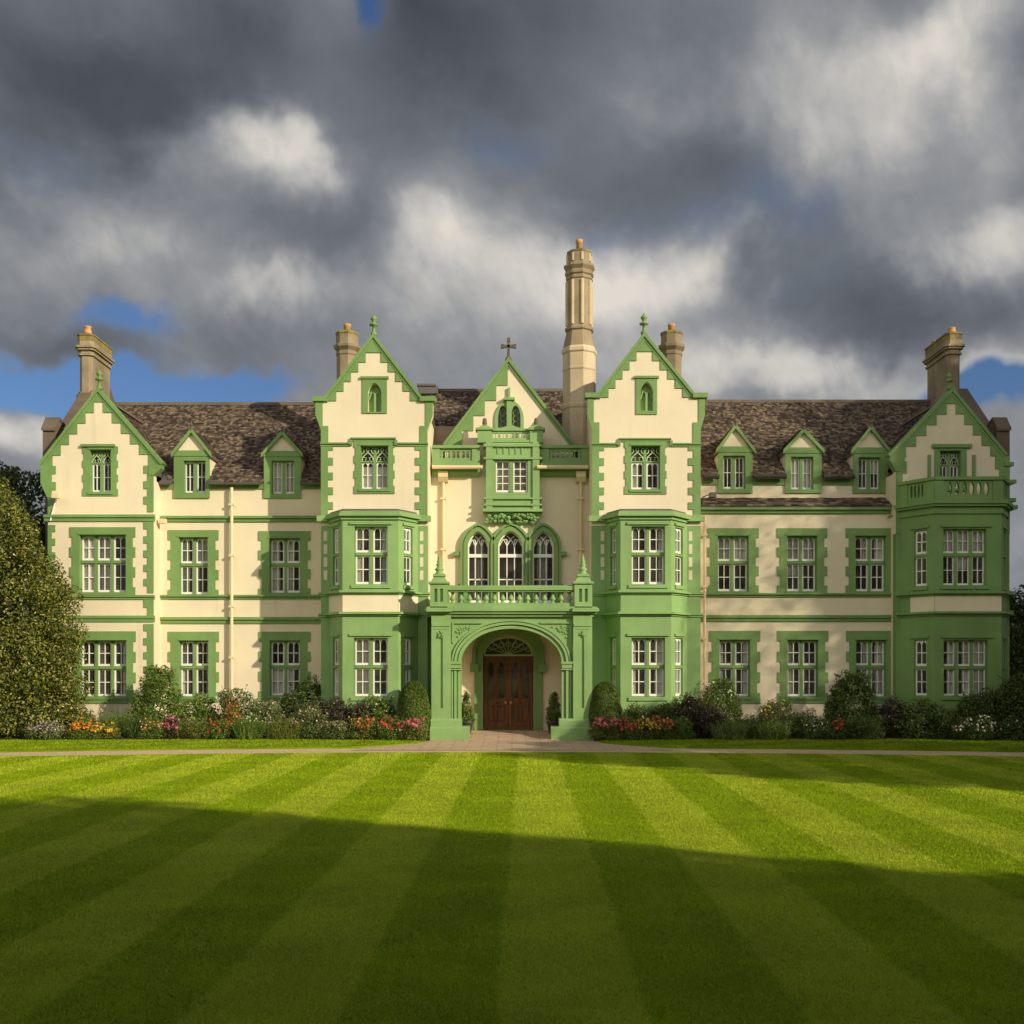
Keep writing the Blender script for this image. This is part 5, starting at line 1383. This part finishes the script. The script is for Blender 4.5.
x_, y_ = sunpt(37.7, -9)
tree('birch_tree', x_, y_, 21.5, 4.8, .5, 40, 'tree', 62000, .12, 'airy silver birch on the right, half shading the right range of the house', 60, .9, 1.0, None, lambda t_: max(.02, (1-(2*t_-1)**4))**.5, .12)

# woodland closing the view behind and beside the house, too far off to count its trees
rg = rng_of(77); nT = 130; aT = rg.uniform(-2.5, 2.5, nT); rT = rg.uniform(92, 120, nT); cT = np.stack([rT*np.sin(aT)*.9, 40+rT*np.cos(aT)*.6, rg.uniform(1.5, 3.0, nT)], 1)
cT = cT[(cT[:, 1] > 30) & ((np.abs(cT[:, 0]) > 44) | (cT[:, 1] > 80))]
k_ = rg.integers(0, len(cT), 45000); dT = sphere_dirs(45000, rg); PT = cT[k_]+dT*np.array([4.5, 4.5, 3.0])*rg.uniform(.6, 1.0, (45000, 1)); PT[:, 2] = np.abs(PT[:, 2])
wd = cloud('woodland', (0, 0, 0), PT, dT+rg.normal(0, .4, dT.shape), .6, .6, 'tree', rg); wd['kind'] = 'stuff'

# clipped box domes
def topiary(px, py0, py1, wpx, y, label, seed):
    rg = rng_of(seed); h = (738.5-py0)*y/F; rad = wpx*1.04*y/F/2
    n = 30000; t_ = rg.uniform(0, 1, n)**.85; a_ = rg.uniform(0, math.tau, n)
    pr_ = np.where(t_ < .42, .90+.24*t_, 1.0)*np.power(np.maximum(0, 1-np.power(np.maximum(0, (t_-.3)/.7), 2.6)), .5)
    pr_ = pr_*(1+.035*np.sin(a_*5+t_*7)+.03*np.sin(a_*3-t_*11)); dp = 1-np.abs(rg.normal(0, .045, n))
    Pn = np.stack([rad*pr_*dp*np.cos(a_), rad*pr_*dp*np.sin(a_), h*t_*(.96+.04*dp)], 1)
    Nn = np.stack([np.cos(a_)*(1.2-t_), np.sin(a_)*(1.2-t_), t_**2*1.6], 1)+rg.normal(0, .55, (n, 3))
    o = cloud('box_topiary', (X(px, y), y, .06), Pn, Nn, .048, .6, 'box', rg); tag(o, label, 'topiary', 'clipped box domes beside the porch')
    return o
topiary(414.5, 680.5, 726, 33, 35.95, 'clipped box dome left of the porch, between the bay and the pier', 41)
topiary(605, 681.5, 727, 33, 35.95, 'clipped box dome right of the porch, between the pier and the green bay', 42)
def potted(px, y, label, seed, hh):
    rg = rng_of(seed); x_ = X(px, y); root = empty('potted_tree', (x_, y, .13)); tag(root, label, 'potted tree', 'potted conical trees inside the porch')
    m_ = MB(); m_.lathe([(.16, .13), (.24, .50), (.27, .52), (.27, .58), (.22, .58), (.20, .52)], x_, y, 14); m_.build('pot', 'iron', root, True)
    Pn, Nn = bush_points(lambda t_: .31*(1-t_)**.75*(.7+.3*min(1, t_*6))+.01, hh, 4200, rg, 50, .10, 1, .5, .7)
    Pn[:, 2] += .42
    cloud('foliage', (0, 0, 0), Pn, Nn, .055, .55, 'box', rg, root)
potted(466, 37.1, 'small conical evergreen in a dark pot on the left of the front door', 43, 1.02)
potted(554, 37.1, 'small conical evergreen in a dark pot on the right of the front door', 44, 1.02)

# border plants
def blossoms(parent, pts, size, mat, rng):
    N_ = np.stack([rng.normal(0, .5, len(pts)), rng.normal(-.8, .4, len(pts)), rng.normal(.7, .4, len(pts))], 1)
    V = []
    for k_ in range(3): V.append(leaves(pts+rng.normal(0, size*.22, pts.shape), N_+rng.normal(0, .45, N_.shape), size, .9, rng))
    V = np.concatenate(V).reshape(-1, 3)
    return np_mesh('blossoms', V, np.arange(len(V)).reshape(-1, 4), mat, parent)
def plant(name, px, w, top, y, mat, label, seed, cat='shrub', leaf=.07, dens=1.0, flow=None, spiky=False, base=.08, group=None):
    """px centre, w width in px, top row in px, y depth"""
    rg = rng_of(seed); s_ = y/F; h = max(.2, Z(top, y)-base); rad = w*s_/2
    loc = (X(px, y), y, base)
    if spiky:
        n = int(260*dens*max(.5, rad*h)); a_ = rg.uniform(0, math.tau, n); r0 = rad*.75*np.sqrt(rg.uniform(0, 1, n)); hh = h*rg.uniform(.35, 1.1, n)*(1-.35*(r0/rad)**2)
        bx_, by_ = r0*np.cos(a_), r0*np.sin(a_)*.7; lx_ = rg.normal(0, .24, n)*hh+bx_*.25; ly_ = rg.normal(0, .16, n)*hh
        V = np.empty((n, 4, 3)); w_ = .012
        V[:, 0] = np.stack([bx_-w_, by_, np.zeros(n)], 1); V[:, 1] = np.stack([bx_+w_, by_, np.zeros(n)], 1)
        V[:, 2] = np.stack([bx_+lx_+w_*.3, by_+ly_, hh], 1); V[:, 3] = np.stack([bx_+lx_-w_*.3, by_+ly_, hh], 1)
        # side leaves up the stems
        m2 = int(n*18); k_ = rg.integers(0, n, m2); f_ = rg.uniform(.1, 1, m2)
        C_ = np.stack([bx_[k_]+lx_[k_]*f_, by_[k_]+ly_[k_]*f_, hh[k_]*f_], 1)+rg.normal(0, .045, (m2, 3)); C_[:, 2] = np.maximum(C_[:, 2], .01)
        V2 = leaves(C_, sphere_dirs(m2, rg), leaf, .4, rg)
        V = np.concatenate([V, V2]).reshape(-1, 3); o = np_mesh(name, V, np.arange(len(V)).reshape(-1, 4), mat, None, loc)
        surf = np.stack([bx_+lx_, by_+ly_, hh], 1)
    else:
        n = int(min(14000, max(700, 3000*dens*rad*h*(.07/leaf)**2*2.2)))
        Pn, Nn = bush_points(lambda t_: rad*dome(t_)*.92, h, n, rg, int(14+26*rad*h), .16+.10*min(rad, h), .62, .75, .8)
        # wandering sprays break the outline
        ns = int(5+7*rad); sp_ = []
        for i in range(ns):
            a0 = rg.uniform(0, math.tau); st = np.array([math.cos(a0)*rad*.6, math.sin(a0)*rad*.4, h*rg.uniform(.55, .9)]); d_ = np.array([math.cos(a0)*.6, math.sin(a0)*.4, 1.0])*rg.uniform(.14, .34)*min(1, h)
            for f_ in np.linspace(0, 1, 14): sp_.append(st+d_*f_+rg.normal(0, .025, 3))
        sp_ = np.array(sp_); Pn = np.concatenate([Pn, sp_]); Nn = np.concatenate([Nn, sphere_dirs(len(sp_), rg)])
        o = cloud(name, loc, Pn, Nn, leaf, .55, mat, rg); up_ = (Pn[:, 2] > h*.45) & (Pn[:, 1] < rad*.25); surf = Pn[up_]
    tag(o, label, cat, group)
    for (col_, cnt, size, x0_, x1_, z0_, z1_) in (flow or ()):
        c_ = surf[(surf[:, 0] >= (x0_*2-1)*rad) & (surf[:, 0] <= (x1_*2-1)*rad) & (surf[:, 2] >= z0_*h) & (surf[:, 2] <= z1_*h*1.3)]
        if len(c_) < 3: c_ = surf
        p_ = c_[rg.integers(0, len(c_), cnt)]+np.stack([rg.normal(0, .02, cnt), rg.uniform(-.10, -.02, cnt), rg.uniform(.0, .06, cnt)], 1)
        blossoms(o, p_, size, 'f_'+col_, rg)
    return o
FA = (0, 1, .3, 1)
BED = [
 # ---- left bed, west to east ----
 ('flowering_plant', 45, 46, 725, 35.5, 'leafpale', 'low mat of pale lilac flowers spreading at the foot of the holly', 'flowers', .05, 1, [('mauve', 150, .05, *FA), ('white', 60, .045, *FA)], False),
 ('shrub', 78, 34, 712, 37.0, 'leafdark', 'dark shrub with russet tips squeezed between the holly and the first window', 'shrub', .07, 1, [('red', 22, .05, .4, 1, .5, 1)], False),
 ('flowering_plant', 83, 24, 723, 35.5, 'leaf', 'orange marigold clump in front of the holly', 'flowers', .05, 1.2, [('orange', 80, .07, 0, 1, .5, 1)], False),
 ('flowering_plant', 104, 26, 726, 35.6, 'leafyellow', 'yellow marigold clump right beside the orange one', 'flowers', .05, 1.2, [('yellow', 70, .065, 0, 1, .5, 1)], False),
 ('perennial', 119, 46, 709, 36.5, 'leaf', 'green upright leafy clump under the three-light ground floor window', 'plant', .06, 1.4, None, True),
 ('perennial', 137, 36, 714, 36.0, 'leafdark', 'dark leafy clump between the marigolds and the tall green shrub', 'plant', .06, 1.2, [('orange', 8, .045, .5, 1, .4, 1)], True),
 ('shrub', 160, 54, 669, 37.0, 'leaf', 'tall bright green shrub against the cream drainpipe corner', 'shrub', .085, 1.3, None, False),
 ('flowering_plant', 152, 24, 721, 35.7, 'leaf', 'low clump of bronze and orange flowers below the tall green shrub', 'flowers', .05, 1, [('orange', 26, .05, *FA), ('blush', 20, .05, *FA)], False),
 ('flowering_plant', 170, 22, 718, 35.8, 'leafpurple', 'deep pink flower cluster below the tall green shrub', 'flowers', .05, 1, [('pink', 46, .07, *FA), ('mauve', 18, .06, *FA)], False),
 ('shrub', 199, 44, 698, 37.4, 'leaf', 'mid green shrub under the first two-light window', 'shrub', .08, 1, [('white', 18, .05, .4, 1, .4, 1)], False),
 ('shrub', 196, 40, 721, 35.8, 'leafyellow', 'low yellow-green mound at the lawn edge below the first two-light window', 'shrub', .055, 1.2, None, False),
 ('rose_bush', 236, 44, 688, 37.2, 'leafpale', 'pale flowering shrub growing up the drainpipe between two windows', 'rose bush', .075, 1.1, [('white', 40, .06, *FA), ('red', 16, .075, .3, .7, .2, .6)], False),
 ('rose_bush', 219, 26, 724, 35.7, 'leaf', 'small red rose bush at the lawn edge in front of the drainpipe', 'rose bush', .055, 1, [('red', 26, .065, *FA)], False),
 ('rose_bush', 234, 24, 710, 36.3, 'leaf', 'red rose bush in mid bed in front of the drainpipe', 'rose bush', .06, 1, [('red', 26, .07, .2, 1, .5, 1), ('coral', 12, .07, .2, 1, .5, 1)], False),
 ('perennial', 248, 34, 716, 35.7, 'leaf', 'light green spiky clump at the lawn edge between the drainpipe and the second window', 'plant', .055, 1.2, [('white', 22, .04, 0, 1, .6, 1)], True),
 ('shrub', 264, 40, 700, 37.1, 'leafpale', 'loose grey-green shrub below the left jamb of the shaded window', 'shrub', .075, 1, [('blush', 28, .05, *FA)], False),
 ('shrub', 307, 56, 682, 37.6, 'leafdark', 'dark shrub rising against the shaded two-light window beside the bay', 'shrub', .085, 1.3, [('yellow', 14, .05, .4, 1, .5, 1)], False),
 ('perennial', 283, 42, 716, 35.8, 'leafyellow', 'tall yellow-green stems at the lawn edge below the shaded window', 'plant', .055, 1.3, [('mauve', 20, .045, 0, 1, .6, 1)], True),
 ('flowering_plant', 311, 44, 710, 36.0, 'leafpale', 'clump of small pink and cream flowers before the corner of the left bay', 'flowers', .055, 1.1, [('blush', 70, .05, *FA), ('red', 10, .05, *FA)], False),
 ('shrub', 337, 40, 703, 36.2, 'leafpurple', 'purple-leaved shrub below the left edge of the left bay', 'shrub', .075, 1.1, [('blush', 18, .045, *FA)], False),
 ('shrub', 362, 34, 703, 36.1, 'leafpurple', 'bronze-purple shrub under the front window of the left bay', 'shrub', .07, 1, [('mauve', 26, .045, *FA)], False),
 ('shrub', 376, 46, 697, 36.25, 'leaf', 'bushy green shrub between the left bay window and the box dome', 'shrub', .075, 1.2, [('white', 26, .05, 0, 1, .6, 1)], False),
 ('flowering_plant', 336, 34, 722, 35.6, 'leafpale', 'cream and mauve edging flowers below the purple shrub', 'flowers', .05, 1.1, [('blush', 36, .045, *FA)], False),
 ('flowering_plant', 363, 30, 720, 35.5, 'leafyellow', 'bedding clump with orange-red heads, first of the bright row before the left bay', 'flowers', .05, 1.2, [('coral', 34, .08, .3, .9, .5, 1), ('yellow', 14, .05, 0, .5, .2, 1)], False),
 ('flowering_plant', 388, 30, 720, 35.4, 'leaf', 'red bedding flowers in the bright row left of the box dome', 'flowers', .05, 1.2, [('red', 44, .08, 0, 1, .5, 1), ('white', 16, .04, 0, 1, .1, .6)], False),
 ('flowering_plant', 413, 30, 720, 35.3, 'leafyellow', 'pink bedding flowers at the foot of the left box dome, beside the porch plinth', 'flowers', .05, 1.2, [('pink', 56, .085, 0, 1, .5, 1), ('white', 16, .04, 0, 1, .1, .6)], False),
 # ---- right bed ----
 ('flowering_plant', 605, 34, 718, 35.3, 'leafyellow', 'pink bedding flowers at the foot of the right box dome', 'flowers', .05, 1.2, [('pink', 60, .085, 0, 1, .55, 1), ('white', 24, .04, 0, 1, .1, .6)], False),
 ('flowering_plant', 627, 26, 721, 35.4, 'leaf', 'crimson bedding flowers, second clump right of the porch plinth', 'flowers', .05, 1.2, [('red', 50, .075, 0, 1, .1, 1), ('pink', 14, .07, 0, 1, .6, 1)], False),
 ('flowering_plant', 645, 30, 720, 35.5, 'leafyellow', 'golden yellow bedding flowers below the window of the green right bay', 'flowers', .05, 1.2, [('yellow', 64, .07, *FA), ('white', 14, .04, *FA)], False),
 ('flowering_plant', 662, 24, 720, 35.6, 'leaf', 'coral red bedding flowers ending the bright row right of the porch', 'flowers', .05, 1.2, [('coral', 46, .075, 0, 1, .5, 1), ('red', 16, .07, 0, 1, .5, 1), ('orange', 12, .06, 0, .6, .2, 1)], False),
 ('shrub', 640, 44, 706, 36.15, 'leafdark', 'low dark shrub under the front window of the green right bay', 'shrub', .07, 1.2, [('blush', 8, .04, *FA)], False),
 ('shrub', 662, 36, 705, 36.2, 'leafdark', 'dark glossy shrub below the right sill of the green right bay', 'shrub', .07, 1.2, None, False),
 ('shrub', 681, 26, 722, 35.6, 'leaf', 'low green mound just past the bright bedding row', 'shrub', .05, 1.4, None, False),
 ('shrub', 688, 36, 697, 36.5, 'leafpurple', 'wine-dark shrub at the right corner of the green bay', 'shrub', .075, 1.1, [('blush', 10, .045, *FA)], False),
 ('shrub', 708, 36, 705, 36.3, 'leafpurple', 'bronze shrub in front of the tall rose by the drainpipe', 'shrub', .07, 1.1, [('mauve', 12, .045, *FA)], False),
 ('rose_bush', 721, 46, 680, 37.3, 'leaf', 'tall open rose bush before the first window of the right range', 'rose bush', .08, .9, [('white', 24, .06, 0, 1, .6, 1)], False),
 ('perennial', 728, 40, 720, 35.6, 'leafpale', 'variegated grassy clump at the lawn edge under the tall rose', 'plant', .055, 1.3, None, True),
 ('perennial', 752, 32, 713, 36.0, 'leafdark', 'dark leafy clump right of the variegated grass', 'plant', .06, 1.2, [('mauve', 14, .045, *FA)], True),
 ('rose_bush', 778, 46, 703, 36.7, 'leafpale', 'rose bush with peach-yellow blooms between the first two right-hand windows', 'rose bush', .07, 1.1, [('yellow', 24, .075, .1, .6, .3, .9), ('blush', 24, .06, *FA)], False),
 ('perennial', 774, 34, 720, 35.7, 'leaf', 'green perennial clump at the lawn edge below the peach-yellow rose', 'plant', .055, 1.2, [('mauve', 10, .045, *FA)], True),
 ('shrub', 806, 40, 712, 36.6, 'leafdark', 'dark low shrub under the middle window of the right range', 'shrub', .07, 1.1, [('blush', 14, .045, *FA)], False),
 ('flowering_plant', 820, 30, 722, 35.6, 'leafdark', 'small clump of pale bluish-white flowers beside the single red bloom', 'flowers', .05, 1.1, [('white', 20, .05, *FA), ('mauve', 16, .05, *FA)], False),
 ('flowering_plant', 836, 20, 723, 35.6, 'leafdark', 'dark clump bearing one bright red bloom head', 'flowers', .05, 1.1, [('red', 16, .085, .2, .7, .6, 1)], False),
 ('shrub', 853, 52, 673, 36.9, 'leafdark', 'large rounded dark shrub before the last window of the right range', 'shrub', .085, 1.4, None, False),
 ('shrub', 866, 44, 718, 35.8, 'leafdark', 'low dark edging shrub below the large rounded one', 'shrub', .06, 1.2, None, False),
 ('shrub', 893, 34, 699, 36.3, 'leafpurple', 'blackish shrub at the foot of the pipe beside the right wing', 'shrub', .07, 1.2, None, False),
 ('shrub', 917, 46, 702, 36.0, 'leafdark', 'dark shrub under the narrow left window of the right wing bay', 'shrub', .075, 1.2, [('mauve', 8, .05, *FA)], False),
 ('shrub', 944, 42, 710, 35.9, 'leafdark', 'dark shrub at the left edge of the white flowers', 'shrub', .07, 1.2, None, False),
 ('flowering_plant', 975, 50, 720, 35.2, 'leafdark', 'spreading plant dotted with small white flowers under the right wing bay', 'flowers', .055, 1.2, [('white', 95, .06, *FA), ('blush', 24, .05, *FA)], False),
 ('shrub', 985, 64, 692, 36.0, 'leafdark', 'tall dark shrub behind the white flowers', 'shrub', .08, 1.3, None, False),
 ('shrub', 1018, 52, 676, 36.0, 'leafdark', 'dark shrub cut by the right edge of the picture', 'shrub', .085, 1.3, None, False),
 ('shrub', 1012, 40, 722, 35.1, 'leafdark', 'low dark edging shrub at the right corner of the bed', 'shrub', .06, 1.2, [('white', 10, .05, *FA)], False),
 ('shrub', 1014, 36, 626, 39.0, 'leafdark', 'upright dark evergreen beside the right wing wall', 'shrub', .1, 1.3, None, False),
]
for i, (nm, px, w, top, y, mt, lab, cat, lf, dn, fl_, spk) in enumerate(BED):
    plant(nm, px, w, top, y, mt, lab, 100+i, cat, lf, dn, fl_, spk)
